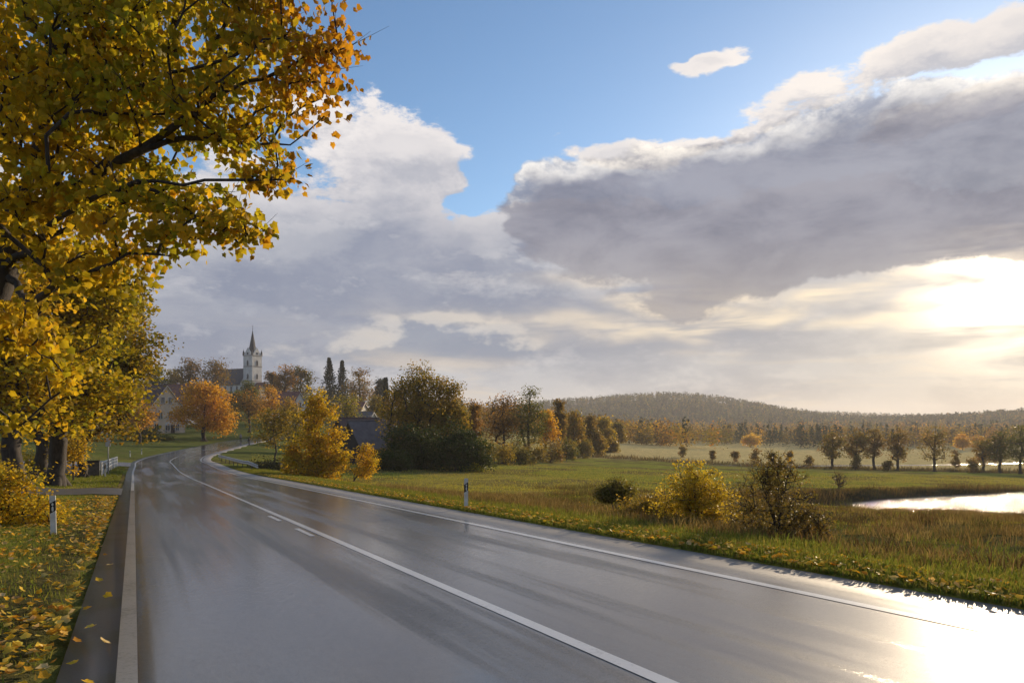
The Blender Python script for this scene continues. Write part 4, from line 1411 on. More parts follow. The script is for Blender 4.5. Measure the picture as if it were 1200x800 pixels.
gable_house('house', 'small white gabled house above the pyramid shaped yellow tree', 'house', hpos(351, 225), R(55), 7.2, 11, 5.4, 5.2, 'plaster_white', 'roof_red', gwin=[(-1.5, 2.2, 1.0, 1.5), (1.5, 2.2, 1.0, 1.5), (0, 6.0, 1.0, 1.5)])
gable_house('barn', 'dark timber barn with grey roof behind the yellow trees', 'barn', hpos(411, 104), R(-48), 6.4, 8.5, 2.3, 3.4, 'dark_wood', 'roof_grey', chimney=False, door=(0.5,), board='dark_wood')
gable_house('barn', 'dark brown roofed shed at the back of the timber barn', 'barn', hpos(398, 138), R(-48), 7.0, 8.0, 3.2, 3.4, 'dark_wood', 'roof_brown', chimney=False, board='dark_wood')
gable_house('house', 'low grey roofed white house between barn and great grove', 'house', hpos(437, 200), R(66), 8.0, 12, 3.8, 3.6, 'plaster_white', 'roof_grey', gwin=[(-2, 1.0, 1.1, 1.3), (1.6, 1.0, 1.1, 1.3)], swin=[(3, 1, 1.1, 1.4, -4.0), (7, 1, 1.1, 1.4, -4.0)])
gable_house('house', 'white walled house with red roof high behind the grey roofed one', 'house', hpos(427, 262), R(75), 8.0, 11, 4.2, 3.4, 'plaster_white', 'roof_red', gwin=[(-2, 1.2, 1.1, 1.3), (2, 1.2, 1.1, 1.3)])
gable_house('house', 'ochre gabled house at the village edge by the great grove', 'house', hpos(449, 172), R(55), 7.0, 9, 3.4, 3.6, 'plaster_ochre', 'roof_grey', gwin=[(-1.6, 1.0, 1.0, 1.3), (1.6, 1.0, 1.0, 1.3)])

# --- the church
cy_ = 330
cx_ = XY(296, cy_)
cz = gz(cx_, cy_) - 1.0
ch = empty('church', (cx_, cy_, cz), R(-28), 'white village church with dark pointed spire on the hill', 'church')
s_ = cy_ / FPX
TW = 5.6
def cz_(py): return zpx(py, cy_) - cz
z_top, z_eave, z_str = cz_(418), cz_(417), cz_(430)
tw = MB()
tw.box(-TW / 2, TW / 2, -TW / 2, TW / 2, -2, z_eave)
tower = tw.build('tower', M['plaster_white'], ch)
sc_ = MB()
for zz, ov, hh in ((z_str, 0.16, 0.35), (z_eave - 0.1, 0.22, 0.3), (cz_(447), 0.12, 0.3)):
    o_ = TW / 2 + ov
    sc_.box(-o_, o_, -o_, o_, zz, zz + hh)
sc_.build('cornice', M['stone_trim'], tower)
gh = cz_(408) - z_eave
for k in range(4):
    gm = MB(); gm.prism([(-TW / 2 + 0.35, z_eave + 0.2), (TW / 2 - 0.35, z_eave + 0.2), (0, z_eave + gh + 0.2)], -TW / 2 - 0.06, -TW / 2 + 0.5, 'y')
    o = gm.build('gable', M['plaster_white'], tower); o.rotation_euler = (0, 0, k * math.pi / 2)
    pn = MB(); q = TW / 2 + 0.02
    pn.prism([(-0.32, 0), (0.32, 0), (0.32, 1.0), (0, 1.9), (-0.32, 1.0)], -0.32, 0.32, 'y')
    pn.tube([(0, 0, 1.2), (0, 0, 2.9)], [0.3, 0.03], 4)
    o = pn.build('pinnacle', M['roof_slate'], tower); a = k * math.pi / 2 + math.pi / 4
    o.location = (math.cos(a) * q * 1.36, math.sin(a) * q * 1.36, z_eave + 0.2); o.rotation_euler = (0, 0, k * math.pi / 2)
    for (zz, hh, ww) in ((cz_(428.5), 2.6, 0.85), (cz_(444), 2.5, 0.8)):
        wm = MB(); pts = [(-ww / 2, zz), (ww / 2, zz), (ww / 2, zz + hh * 0.7), (0, zz + hh), (-ww / 2, zz + hh * 0.7)]
        wm.prism(pts, -TW / 2 - 0.05, -TW / 2 + 0.1, 'y')
        o = wm.build('louvre_window', M['pane'], tower); o.rotation_euler = (0, 0, k * math.pi / 2)
        fm = MB()
        for sx in (-1, 1): fm.box(sx * (ww / 2 + 0.09) - 0.08, sx * (ww / 2 + 0.09) + 0.08, -TW / 2 - 0.1, -TW / 2 + 0.05, zz - 0.1, zz + hh * 0.72)
        fm.box(-ww / 2 - 0.2, ww / 2 + 0.2, -TW / 2 - 0.16, -TW / 2 + 0.05, zz - 0.25, zz - 0.103)
        f_ = fm.build('frame', M['stone_trim'], o)
    cf = MB(); cf.prism([(0.55 * math.cos(t), z_eave + 0.95 + 0.55 * math.sin(t)) for t in np.linspace(0, 2 * math.pi, 17)[:-1]], -TW / 2 - 0.12, -TW / 2, 'y')
    o = cf.build('clock_face', M['pane'], tower); o.rotation_euler = (0, 0, k * math.pi / 2)
sp = MB()
zt = cz_(386)
k8 = 8
v = [(1.95 * math.cos(2 * math.pi * (i + .5) / k8), 1.95 * math.sin(2 * math.pi * (i + .5) / k8), z_eave + gh * 0.45) for i in range(k8)]
v0 = [(2.75 * math.cos(2 * math.pi * (i + .5) / k8), 2.75 * math.sin(2 * math.pi * (i + .5) / k8), z_eave + 0.1) for i in range(k8)]
sp.add(v0 + v + [(0, 0, zt)], [(i, (i + 1) % k8, (i + 1) % k8 + k8, i + k8) for i in range(k8)] + [(k8 + i, k8 + (i + 1) % k8, 2 * k8) for i in range(k8)] + [tuple(range(k8 - 1, -1, -1))])
spire = sp.build('spire', M['roof_slate'], ch)
fn = MB(); fn.tube([(0, 0, zt - 0.3), (0, 0, zt + 1.9)], 0.06, 6); fn.box(-0.4, 0.4, -0.05, 0.05, zt + 1.25, zt + 1.37)
fn.tube([(0, 0, zt + 0.1), (0, 0, zt + 0.3), (0, 0, zt + 0.5)], [0.05, 0.28, 0.05], 8)
fn.build('cross', M['zinc_dark'], spire)
# nave runs back and to the left of the tower
nz = cz_(449)
nw, nl, nr = 9.0, 20.0, cz_(432) - nz
nm = MB(); nm.prism([(-nw / 2, -3), (nw / 2, -3), (nw / 2, nz), (0, nz + nr), (-nw / 2, nz)], -TW / 2 - nl, -TW / 2, 'x')
nave = nm.build('nave', M['plaster_white'], ch)
rm = MB()
for sx in (-1, 1):
    e_ = nw / 2 + 0.5
    rm.prism([(0, nz + nr + 0.05), (sx * e_, nz - 0.5 * nr / (nw / 2) + 0.05), (sx * e_, nz - 0.5 * nr / (nw / 2) + 0.3), (0, nz + nr + 0.35)], -TW / 2 - nl - 0.4, -TW / 2 - 0.01, 'x')
rm.build('roof', M['roof_slate'], nave)
for i in range(5):
    xx = -TW / 2 - 2.2 - i * 3.7
    wm = MB(); wm.prism([(xx - 0.5, nz - 4.2), (xx + 0.5, nz - 4.2), (xx + 0.5, nz - 1.8), (xx, nz - 1.1), (xx - 0.5, nz - 1.8)], -nw / 2 - 0.05, -nw / 2 + 0.1, 'y')
    wm.build('window', M['pane'], nave)
am = MB(); am.prism([(-3.2, -3), (3.2, -3), (3.2, cz_(456)), (0, cz_(449)), (-3.2, cz_(456))], TW / 2 + 0.01, TW / 2 + 4.5, 'x')
am.build('porch', M['plaster_cream'], ch)
pm = MB()
for sx in (-1, 1):
    pm.prism([(0, cz_(449) + 0.04), (sx * 3.6, cz_(456) - 0.4), (sx * 3.6, cz_(456) - 0.15), (0, cz_(449) + 0.3)], TW / 2 + 0.02, TW / 2 + 4.9, 'x')
pm.build('porch_roof', M['roof_red'], ch)


# ------------------------------------------------------------------ roadside furniture
def delineator(label, s, u, rz=0.0, tilt=0.0, extra=0.0):
    p = road_at(np.array([s]), np.array([u]))[0]
    z = gz(p[0], p[1])
    r_ = empty('delineator_post', (p[0], p[1], z), rz, label, 'post', 'delineator posts along the road')
    r_.rotation_euler = (R(tilt), R(-tilt * 0.6), rz)
    H = 0.92 + extra
    def ring(k):                                             # rounded triangle, flat side towards the traffic
        return [(-0.060 * k, -0.045), (0.060 * k, -0.045), (0.064 * k, -0.03), (0.030 * k, 0.055), (0.0, 0.066), (-0.030 * k, 0.055), (-0.064 * k, -0.03)]
    m = MB(); n = 7
    a = ring(1.0)
    v = [(x, y, -0.1) for x, y in a] + [(x, y, H - 0.045 + 0.045 * (-y / 0.06)) for x, y in a]
    m.add(v, [tuple(range(n - 1, -1, -1)), tuple(range(n, 2 * n))] + [(i, (i + 1) % n, (i + 1) % n + n, i + n) for i in range(n)])
    post = m.build('post', M['white_plastic'], r_)
    b = MB()
    bb = [(x * 1.05, y * 1.05 - 0.001) for x, y in a]
    z0 = [H * 0.56 + 0.035 * (x / 0.06) for x, y in bb]; z1 = [H * 0.82 + 0.035 * (x / 0.06) for x, y in bb]
    v = [(x, y, q) for (x, y), q in zip(bb, z0)] + [(x, y, q) for (x, y), q in zip(bb, z1)]
    b.add(v, [tuple(range(n - 1, -1, -1)), tuple(range(n, 2 * n))] + [(i, (i + 1) % n, (i + 1) % n + n, i + n) for i in range(n)])
    band = b.build('band', M['black_plastic'], r_)
    for zc, hh, ww in ((H * 0.755, 0.035, 0.022), (H * 0.645, 0.06, 0.022)):
        q = MB(); q.prism([(ww * math.cos(t), zc + hh * math.sin(t)) for t in np.linspace(0, 2 * math.pi, 13)[:-1]], -0.054, -0.044, 'y')
        q.build('reflector', M['reflector'], band)
    return r_


RZ = math.atan2(-ND.x, ND.y)                       # the straight road's heading
delineator('white delineator post with black band among fallen leaves by the side path', 20.0, -3.74 - 1.66, RZ - R(8), 1.5)
delineator('white delineator post with black band on the grass across the road', 20.3, 5.25, RZ, 0.5)
delineator('white delineator post at the end of the white bridge railing', 66.0, -5.75, RZ, 1.0, 0.2)
delineator('thin delineator post just past the guardrail end under the yellow tree', 65.0, 7.6, RZ, 0.0)
delineator('tiny delineator post across the bend, farther from the orange maple than its twin', 117, -6.3, 0, 2)
delineator('tiny delineator post across the bend on the bank below the orange maple', 124, -6.2, 0, -2)

# guardrail on the outside of the bend
g_s = np.arange(69, 104.1, 1.0)
gr_u = np.interp(g_s, [69, 71, 74, 95, 101, 104], [6.3, 5.9, 5.6, 5.5, 5.7, 6.2])
gp = road_at(g_s, gr_u)
gzv = gp[:, 2] + 0.06
guard = empty('guardrail', (float(gp[0][0]), float(gp[0][1]), float(gzv[0])), 0, 'grey steel guardrail curving along the outside of the road bend', 'guardrail')
o0 = np.array(guard.location)
prof = [(0.00, 0.44), (0.075, 0.47), (0.075, 0.52), (0.015, 0.57), (0.015, 0.62), (0.075, 0.67), (0.075, 0.72), (0.0, 0.76)]
T_ = np.gradient(gp[:, :2], axis=0); T_ /= np.linalg.norm(T_, axis=1)[:, None]
Nr = np.stack([-T_[:, 1], T_[:, 0]], 1)               # towards the road
gzs = np.interp(g_s, [69, 71.5, 101, 104], [gzv[0] - 0.30, gzv[2], gzv[-4], gzv[-1] - 0.3])
v = []
for i in range(len(gp)):
    for th_, back in ((0, 0), (0.02, 1)):
        for a, zz in prof:
            v.append((gp[i, 0] + Nr[i, 0] * (a - th_) - o0[0], gp[i, 1] + Nr[i, 1] * (a - th_) - o0[1], gzs[i] + zz - o0[2]))
k = len(prof); kk = 2 * k
f = []
for i in range(len(gp) - 1):
    for j in range(k - 1):
        f.append((i * kk + j, i * kk + j + 1, (i + 1) * kk + j + 1, (i + 1) * kk + j))
        f.append((i * kk + k + j, (i + 1) * kk + k + j, (i + 1) * kk + k + j + 1, i * kk + k + j + 1))
    f.append((i * kk, (i + 1) * kk, (i + 1) * kk + k, i * kk + k))
    f.append((i * kk + k - 1, i * kk + 2 * k - 1, (i + 1) * kk + 2 * k - 1, (i + 1) * kk + k - 1))
mesh_np('rail', np.array(v), np.array(f), M['zinc'], guard)
pm = MB(); pm.box(-0.05, 0.05, -0.03, 0.03, -0.9, 0.70)
pmesh = pm.build('post', M['zinc_dark'], guard); first = True
for i in range(2, len(gp) - 1, 4):
    o = pmesh if first else link('post', pmesh.data, guard)
    first = False
    o.location = (gp[i, 0] - Nr[i, 0] * 0.09 - o0[0], gp[i, 1] - Nr[i, 1] * 0.09 - o0[1], gzv[i] - o0[2])
    o.rotation_euler = (0, 0, math.atan2(T_[i, 1], T_[i, 0]))

# white railing, sign and dark box on the left
rs = np.arange(69, 88.1, 1.9)
ru = np.interp(rs, [69, 80, 88], [-6.1, -5.8, -5.5])
rp = road_at(rs, ru)
rzv = np.array([gz(p[0], p[1]) for p in rp])
rail = empty('bridge_railing', tuple(map(float, (rp[0][0], rp[0][1], rzv[0]))), 0, 'white tubular bridge railing at the mouth of the side road', 'railing')
o0 = np.array(rail.location)
for hh in (0.45, 0.75, 1.05):
    t = MB(); t.tube([(p[0] - o0[0], p[1] - o0[1], z - o0[2] + hh) for p, z in zip(rp, rzv)], 0.05, 6); t.build('bar', M['white_plastic'], rail, True)
pm = MB(); pm.tube([(0, 0, -0.3), (0, 0, 1.1)], 0.06, 6); pmesh = pm.build('post', M['white_plastic'], rail); first = True
for p, z in zip(rp, rzv):
    o = pmesh if first else link('post', pmesh.data, rail); first = False
    o.location = (p[0] - o0[0], p[1] - o0[1], z - o0[2])
p = road_at(np.array([70.5]), np.array([-5.65]))[0]
sg = empty('road_sign', (float(p[0]), float(p[1]), gz(p[0], p[1])), RZ - R(10), 'small pale sign on a grey pole by the bridge railing', 'sign')
t = MB(); t.tube([(0, 0, -0.3), (0, 0, 3.0)], 0.05, 8); t.build('pole', M['zinc'], sg)
t = MB(); t.prism([(-0.2, 2.42), (-0.16, 2.38), (0.16, 2.38), (0.2, 2.42), (0.2, 3.1), (0.16, 3.14), (-0.16, 3.14), (-0.2, 3.1)], -0.085, -0.055, 'y'); t.build('plate', M['sign_face'], sg)
p = road_at(np.array([67.5]), np.array([-6.75]))[0]
bx = empty('utility_box', (float(p[0]), float(p[1]), gz(p[0], p[1])), RZ, 'low dark box with slanting lid standing by the bridge railing', 'box')
t = MB(); t.prism([(-0.4, -0.2), (0.4, -0.2), (0.4, 1.15), (-0.4, 1.25)], -0.55, 0.55, 'x'); t.build('body', M['black_plastic'], bx)
t = MB(); t.prism([(-0.46, 1.27), (0.46, 1.16), (0.46, 1.21), (-0.46, 1.32)], -0.62, 0.62, 'x'); t.build('lid', M['zinc_dark'], bx)
t = MB(); t.box(-0.5, 0.5, -0.43, -0.405, 0.1, 1.1); t.build('door', M['zinc_dark'], bx)
t = MB()
a = road_at(np.array([70.0, 72.0, 76.0, 82.0]), np.array([-8.6, -8.0, -7.2, -6.6]))
tw_ = empty('parapet_wall', (float(a[0][0]), float(a[0][1]), gz(a[0][0], a[0][1])), 0, 'low grey concrete bridge wall behind the white railing', 'wall')
for i in range(3):
    q0, q1 = a[i], a[i + 1]
    d = Vector((q1[0] - q0[0], q1[1] - q0[1])); L = d.length; ang = math.atan2(d.y, d.x)
    t = MB(); t.box(0, L - 0.01, -0.16, 0.16, -0.8, 0.62); t.box(0, L - 0.01, -0.2, 0.2, 0.623, 0.72)
    o = t.build('slab', M['concrete'], tw_); o.location = (q0[0] - a[0][0], q0[1] - a[0][1], gz(q0[0], q0[1]) - tw_.location.z); o.rotation_euler = (0, 0, ang)


# side path and side road, laid over the turf
def lay_path(name, s_a, s_b, u_far, mat, bend=0.0, lift=0.035, n=26, m=6):
    V = []
    for i in range(n + 1):
        t = i / n
        u = AL + 0.06 + (u_far - AL) * t
        for j in range(m + 1):
            q = j / m
            w_ = (s_b - s_a) * (1 - 0.25 * min(1, t * 3))
            s = (s_a + s_b) / 2 + (q - 0.5) * w_ + bend * t * t * 20
            V.append(road_at(np.array([s]), np.array([u]))[0])
    V = np.array(V)
    V[:, 2] = terrain(V[:, 0], V[:, 1]) + lift
    V[:m + 1, 2] = np.interp(np.linspace(s_a, s_b, m + 1), RS, RC[:, 2]) + 0.004
    i = (np.arange(n)[:, None] * (m + 1) + np.arange(m)[None, :]).ravel()
    o = mesh_np(name, V, np.stack([i, i + 1, i + 2 + m, i + 1 + m], 1), mat, smooth=True)
    return tag(o, kind='structure')


lay_path('side_path', 38.0, 45.0, -22, M['path'], 0.15, n=30)
M['wet_path'] = plain('wet_path', (0.085, 0.085, 0.088), (0.05, 0.05, 0.053), 2.0, 0.25, 0.004)
lay_path('side_road', 89, 101, -52, M['wet_path'], 0.2, n=40)


# ------------------------------------------------------------------ people at the far road end
def person(label, loc, rz, top, legs, bag=False):
    r_ = empty('person', loc, rz, label, 'person', 'people at the far road end')
    pts = [(0, 0, .95), (0, 0, 1.2), (0, 0, 1.42), (0, 0.01, 1.52), (0, 0.02, 1.66), (0, 0.02, 1.76),
           (.19, 0, 1.40), (.25, .02, 1.12), (.25, .10, .88), (-.19, 0, 1.40), (-.25, -.02, 1.12), (-.25, .06, .88),
           (.10, 0, .88), (.12, .12, .5), (.12, .16, .07), (.12, .28, .03), (-.10, 0, .88), (-.12, -.06, .5), (-.12, -.2, .09), (-.12, -.1, .03)]
    ed = [(0, 1), (1, 2), (2, 3), (3, 4), (4, 5), (2, 6), (6, 7), (7, 8), (2, 9), (9, 10), (10, 11), (0, 12), (12, 13), (13, 14), (14, 15), (0, 16), (16, 17), (17, 18), (18, 19)]
    rad = [.15, .16, .15, .06, .10, .08, .075, .055, .04, .075, .055, .04, .10, .075, .05, .045, .10, .075, .05, .045]
    me = bpy.data.meshes.new('body'); me.from_pydata(pts, ed, []); me.materials.append(M[top])
    o = link('body', me, r_)
    md = o.modifiers.new('skin', 'SKIN')
    for i, sv in enumerate(me.skin_vertices[0].data):
        sv.radius = (rad[i], rad[i]); sv.use_root = i == 0
    o.modifiers.new('sub', 'SUBSURF').render_levels = 1
    hd = MB(); hd.tube([(0, .03, 1.60), (0, .035, 1.66), (0, .03, 1.74), (0, .02, 1.80), (0, .02, 1.83)], [.07, .098, .10, .07, .02], 10)
    h = hd.build('hair', M['cloth_dark'], r_, True)
    tr_ = MB()
    for sx, dy in ((1, .12), (-1, -.06)):
        tr_.tube([(sx * .10, 0, .9), (sx * .12, dy, .5), (sx * .12, dy * 1.4 if sx > 0 else -.2, .1)], [.115, .088, .065], 10)
    tr_.build('trousers', M[legs], r_, True)
    return r_


for lab, px, Y, rz, top, legs in (('person in grey jacket walking on the grass at the far road end', 282, 172, 0.4, 'cloth_grey', 'cloth_dark'),
                                  ('person in dark clothes standing on the road edge under the rusty tree', 292, 148, 1.2, 'cloth_dark', 'cloth_dark')):
    b = bpt(px, Y)
    person(lab, b, rz, top, legs)

# ------------------------------------------------------------------ single trees before the far wood
far = [(752, 330, 506, 9, OLV + YEL[:1], 'pale olive round tree before the far wood beside the wooded edge'),
       (778, 345, 502, 12, OLV + ORA[:1], 'broad olive tree before the far wood, next to a paler round one'),
       (880, 372, 507, 9, YEL[:3] + ORA[:1], 'pale golden round tree alone at the pale meadow corner'),
       (1128, 360, 507, 8, YEL[:3] + ORA[:1], 'golden round tree showing behind the airy willow'),
       (1146, 372, 509, 7, YEL[:2] + ORA[:2], 'orange golden tree next to the golden round one behind the brook'),
       (688, 300, 502, 9, ORA[:2] + BRO[:1], 'orange brown tree behind the wooded field edge')]
for i, (px, Y, top, hw, cols, lab) in enumerate(far):
    b = bpt(px, Y)
    bot = HZ - (b[2] - CAMH) * FPX / Y
    H = max(bot - top, 10)
    lo = [(px, top + H * 0.45, hw, H * 0.42), (px - hw * 0.4, top + H * 0.6, hw * 0.6, H * 0.3), (px + hw * 0.4, top + H * 0.58, hw * 0.6, H * 0.3)]
    tree('meadow_tree', lab, 'tree', b, lob(b, Y, lo, 0.9), cols, 0.7, 70, 30, 0.2, 300 + i, clr=hw * Y / FPX * 0.28, group='single trees before the far wood', sides=4)


# ------------------------------------------------------------------ the far woods, each one mass
def wood(name, label, x, y, h, wd, cols, per, conif, seed, lsc=0.085):
    rg = np.random.default_rng(seed)
    n = len(x)
    z = terrain(x, y)
    ti = np.repeat(np.arange(n), per)
    d = rg.normal(0, 1, (n * per, 3)); d /= np.linalg.norm(d, axis=1)[:, None]
    r = rg.random(n * per) ** 0.38
    hh = h[ti]; ww = wd[ti]
    lump = 1 + 0.22 * np.sin(3 * np.arctan2(d[:, 1], d[:, 0]) + ti * 1.7) * np.sin(4 * d[:, 2] + ti)
    px_ = d[:, 0] * r * ww * 0.5 * lump; py_ = d[:, 1] * r * ww * 0.5 * lump
    pz_ = hh * (0.50 + 0.50 * d[:, 2] * r * lump)
    c_ = conif[ti]
    t = rg.random(n * per) ** 0.75
    a = rg.random(n * per) * 6.283
    q = (1 - t) * ww * 0.36 * np.sqrt(rg.random(n * per))
    px_ = np.where(c_, np.cos(a) * q, px_); py_ = np.where(c_, np.sin(a) * q, py_); pz_ = np.where(c_, hh * (0.06 + 0.96 * t), pz_)
    pos = np.stack([x[ti] + px_, y[ti] + py_, z[ti] + pz_], 1)
    tc_ = palette(rg, n, cols, 0.18)
    tc_[conif] = palette(rg, int(conif.sum()), [(0.03, 0.04, 0.02), (0.04, 0.048, 0.022), (0.025, 0.034, 0.018)], 0.15) if conif.any() else tc_[conif]
    lc = tc_[ti] * rg.uniform(0.75, 1.25, (n * per, 1))
    size = np.mean(h) * lsc
    v, f = leaf_cloud(rg, pos, size, BLADE3 * np.array([1.5, 1, 1]), BF, 0.5, 0.3)
    o = mesh_np(name, v, f, M['wood_leaf'], col=np.repeat(lc, 4, axis=0))
    return tag(o, label, kind='stuff')


rg = np.random.default_rng(77)
WOODC = OLV + BRO + ORA[:2] + [(0.30, 0.2, 0.03)]
n = 900
x = rg.uniform(20, 520, n); y = 392 + rg.random(n) ** 1.3 * 120 + 12 * np.sin(x * 0.03)
k = ~((x > 60) & (x < 150) & (y < 400))
x, y = x[k], y[k]; n = len(x)
wood('wood', 'autumn wood along the far side of the pale meadow', x, y, rg.uniform(8, 13, n), rg.uniform(6, 9, n), WOODC, 95, rg.random(n) < 0.12 + 0.5 * ((x > 130) & (x < 210)), 1)
n = 420
x = rg.uniform(-40, 90, n); y = rg.uniform(300, 480, n)
wood('wood', 'golden wood climbing behind the wooded field edge', x, y, rg.uniform(8, 14, n), rg.uniform(6, 9, n), WOODC + ORA[:2] + YEL[:1], 70, rg.random(n) < 0.08, 2)
n = 1500
x = rg.uniform(-150, 1100, n); y = rg.uniform(520, 1000, n)
wood('wood', 'woods filling the valley floor beyond the meadows', x, y, rg.uniform(10, 15, n), rg.uniform(8, 12, n), WOODC, 44, rg.random(n) < 0.25, 3, 0.11)
n = 7500
x = rg.uniform(-350, 850, n); y = rg.uniform(1020, 1440, n)
k = y < 1400 + 40 * np.sin(x * 0.01)
x, y = x[k], y[k]; n = len(x)
wood('wood', 'dark wooded hill ridge on the horizon', x, y, rg.uniform(9, 15, n), rg.uniform(7, 11, n), BRO[1:2] + OLV + GRN, 24, rg.random(n) < 0.6, 4, 0.17)
n = 2200
x = rg.uniform(560, 1400, n); y = rg.uniform(820, 1120, n)
wood('wood', 'wooded hill rising beyond the brook thicket', x, y, rg.uniform(9, 14, n), rg.uniform(7, 11, n), BRO + OLV, 26, rg.random(n) < 0.5, 5, 0.18)
n = 2600
x = rg.uniform(-1500, 2400, n); y = rg.uniform(2000, 2300, n)
wood('wood', 'pale blue wooded ridge farthest away', x, y, rg.uniform(12, 18, n), rg.uniform(14, 22, n), BRO + OLV, 16, rg.random(n) < 0.5, 6, 0.3)
n = 500
x = rg.uniform(-420, -150, n); y = rg.uniform(330, 700, n)
wood('wood', 'mixed wood on the back of the village hill', x, y, rg.uniform(8, 13, n), rg.uniform(7, 10, n), BRO + OLV + GRN, 50, rg.random(n) < 0.3, 7, 0.1)
n = 160
x = rg.uniform(-150, -40, n); y = 345 + rg.random(n) * 90
k = np.abs(600 + FPX * x / y - 296) > 20
x, y = x[k], y[k]; n = len(x)
wood('wood', 'garden trees crowding the crest around the church', x, y, rg.uniform(6, 10, n), rg.uniform(5, 8, n), BRO + OLV + GRN, 70, rg.random(n) < 0.12, 8, 0.09)


# ------------------------------------------------------------------ grass
def blades(name, x, y, h, wd, cols, seed, lean=0.45, tuft=1, spread=0.05, label=None, z=None):
    rg = np.random.default_rng(seed)
    z = terrain(x, y) if z is None else z
    bc = palette(rg, len(x), cols, 0.15)
    if tuft > 1:
        i = np.repeat(np.arange(len(x)), tuft)
        dxy = rg.normal(0, spread, (len(i), 2)) * np.asarray(h)[i][:, None] * 2.2
        x, y, z, h, bc = x[i] + dxy[:, 0], y[i] + dxy[:, 1], z[i], np.asarray(h)[i], bc[i]
        lx = dxy / (np.asarray(h)[:, None] * 2.2 * spread + 1e-6) * 0.22
    else:
        lx = np.zeros((len(x), 2))
    n = len(x)
    hh = np.asarray(h) * rg.uniform(0.55, 1.2, n)
    a = rg.random(n) * 6.283
    ln = lean * rg.random(n)
    dx_ = np.cos(a) * ln + lx[:, 0]; dy_ = np.sin(a) * ln + lx[:, 1]
    b = rg.random(n) * 6.283
    wx_, wy_ = np.cos(b) * wd, np.sin(b) * wd
    p = np.stack([x, y, z - 0.02], 1)
    v0 = p + np.stack([wx_, wy_, 0 * hh], 1); v1 = p - np.stack([wx_, wy_, 0 * hh], 1)
    mid = p + np.stack([dx_ * hh * 0.35, dy_ * hh * 0.35, hh * 0.6], 1)
    sidew = np.stack([wx_, wy_, 0 * hh], 1) * 0.7
    tip = p + np.stack([dx_ * hh, dy_ * hh, hh * (1 - 0.3 * np.hypot(dx_, dy_))], 1)
    v = np.stack([v0, v1, mid - sidew, mid + sidew, tip], 1).reshape(-1, 3)
    i = np.arange(n)[:, None] * 5
    f = np.concatenate([i + np.array([[0, 1, 2]]), i + np.array([[0, 2, 3]]), i + np.array([[3, 2, 4]])])
    lc = 0.6 * bc + 0.4 * palette(rg, n, cols, 0.2)
    o = mesh_np(name, v, f, M['grass'], col=np.repeat(lc, 5, axis=0))
    return tag(o, label, kind='stuff')


def scatter_road(rg, n, s0, s1, u0, u1, pu=1.0, ps=1.0):
    s = s0 + (s1 - s0) * rg.random(n) ** ps
    u = u0 + (u1 - u0) * rg.random(n) ** pu
    p = road_at(s, u)
    return p[:, 0], p[:, 1], s, u


GC = [(0.11, 0.15, 0.025), (0.14, 0.17, 0.03), (0.18, 0.18, 0.035), (0.09, 0.125, 0.022)]
GDRY = GC + [(0.24, 0.18, 0.06), (0.20, 0.14, 0.045)]
STRAW = [(0.20, 0.14, 0.06), (0.14, 0.10, 0.045), (0.10, 0.07, 0.032), (0.25, 0.19, 0.085), (0.11, 0.10, 0.03)]
rg = np.random.default_rng(8)
# left verge: thin on the trodden soil by the asphalt, thicker beyond
x, y, s, u = scatter_road(rg, 75000, 1.0, 38, -4.42, -15, 1.1, 1.5)
th_ = fnoise(x * 0.9, y * 0.9, 3)
k = rg.random(len(x)) < np.clip(ss(-u + (th_ - 0.45) * 2.2, 4.5, 6.0) * 1.0 + 0.12, 0, 1)
x, y, s, u = x[k], y[k], s[k], u[k]
blades('grass', x, y, 0.07 + 0.05 * rg.random(len(x)), 0.008, GDRY[:5], 81, 0.9, label='short grass of the verge under the leaning maple')
x, y, s, u = scatter_road(rg, 16000, 46, 88, -4.6, -14, 1.0, 1.0)
blades('grass', x, y, np.full(len(x), 0.15), 0.015, GC, 82, 0.7, label='grass between the side path and the bridge railing')
# right verge
x, y, s, u = scatter_road(rg, 70000, 3, 80, 4.9, 8.0, 1.5, 1.5)
blades('grass', x, y, 0.10 + 0.10 * rg.random(len(x)) * ss(u, 5.0, 5.6), 0.010, GDRY[:5], 83, 0.8, label='grass of the verge along the field side of the road')
# rough straw and weeds between road and river
n = 12000
x = rg.uniform(-2, 60, n); y = rg.uniform(9, 64, n) ** 1.0
S_, U_, _ = road_frame(x, y); dr_, wv_, _ = dist_line(x, y, RIV, RIVW)
k = (U_ > 6.9) & (dr_ - wv_ > 0.6) & (x / y < 0.80) & (y < 44 + 0.45 * x) & (x > -1.5 + 0.15 * (25 - y))
x, y = x[k], y[k]
nz_ = fnoise(x * 0.35, y * 0.35, 3)
k = nz_ + rg.normal(0, 0.03, len(nz_)) > 0.40
blades('weeds', x[k], y[k], 0.16 + 0.26 * rg.random(k.sum()), 0.009, STRAW, 84, 1.0, tuft=26, spread=0.34, label='straw coloured weeds between road bank and river')
k = ~k
blades('grass', x[k], y[k], 0.10 + 0.14 * rg.random(k.sum()), 0.010, GC[:2] + GC[3:] + STRAW[1:2] + STRAW[-1:], 85, 1.0, tuft=22, spread=0.7, label='rough green tussocks between road bank and river')
n = 520
x = rg.uniform(2, 60, n); y = rg.uniform(11, 62, n)
S_, U_, _ = road_frame(x, y); dr_, wv_, _ = dist_line(x, y, RIV, RIVW)
k = (U_ > 8.5) & (dr_ - wv_ > 1.5) & (x / y < 0.80)
blades('weeds', x[k], y[k], 0.28 + 0.3 * rg.random(k.sum()), 0.011, [(0.09, 0.06, 0.03), (0.06, 0.05, 0.022), (0.075, 0.085, 0.025), (0.13, 0.08, 0.035)], 184, 0.9, tuft=70, spread=0.42, label='dark brown tussocks scattered between road bank and river')
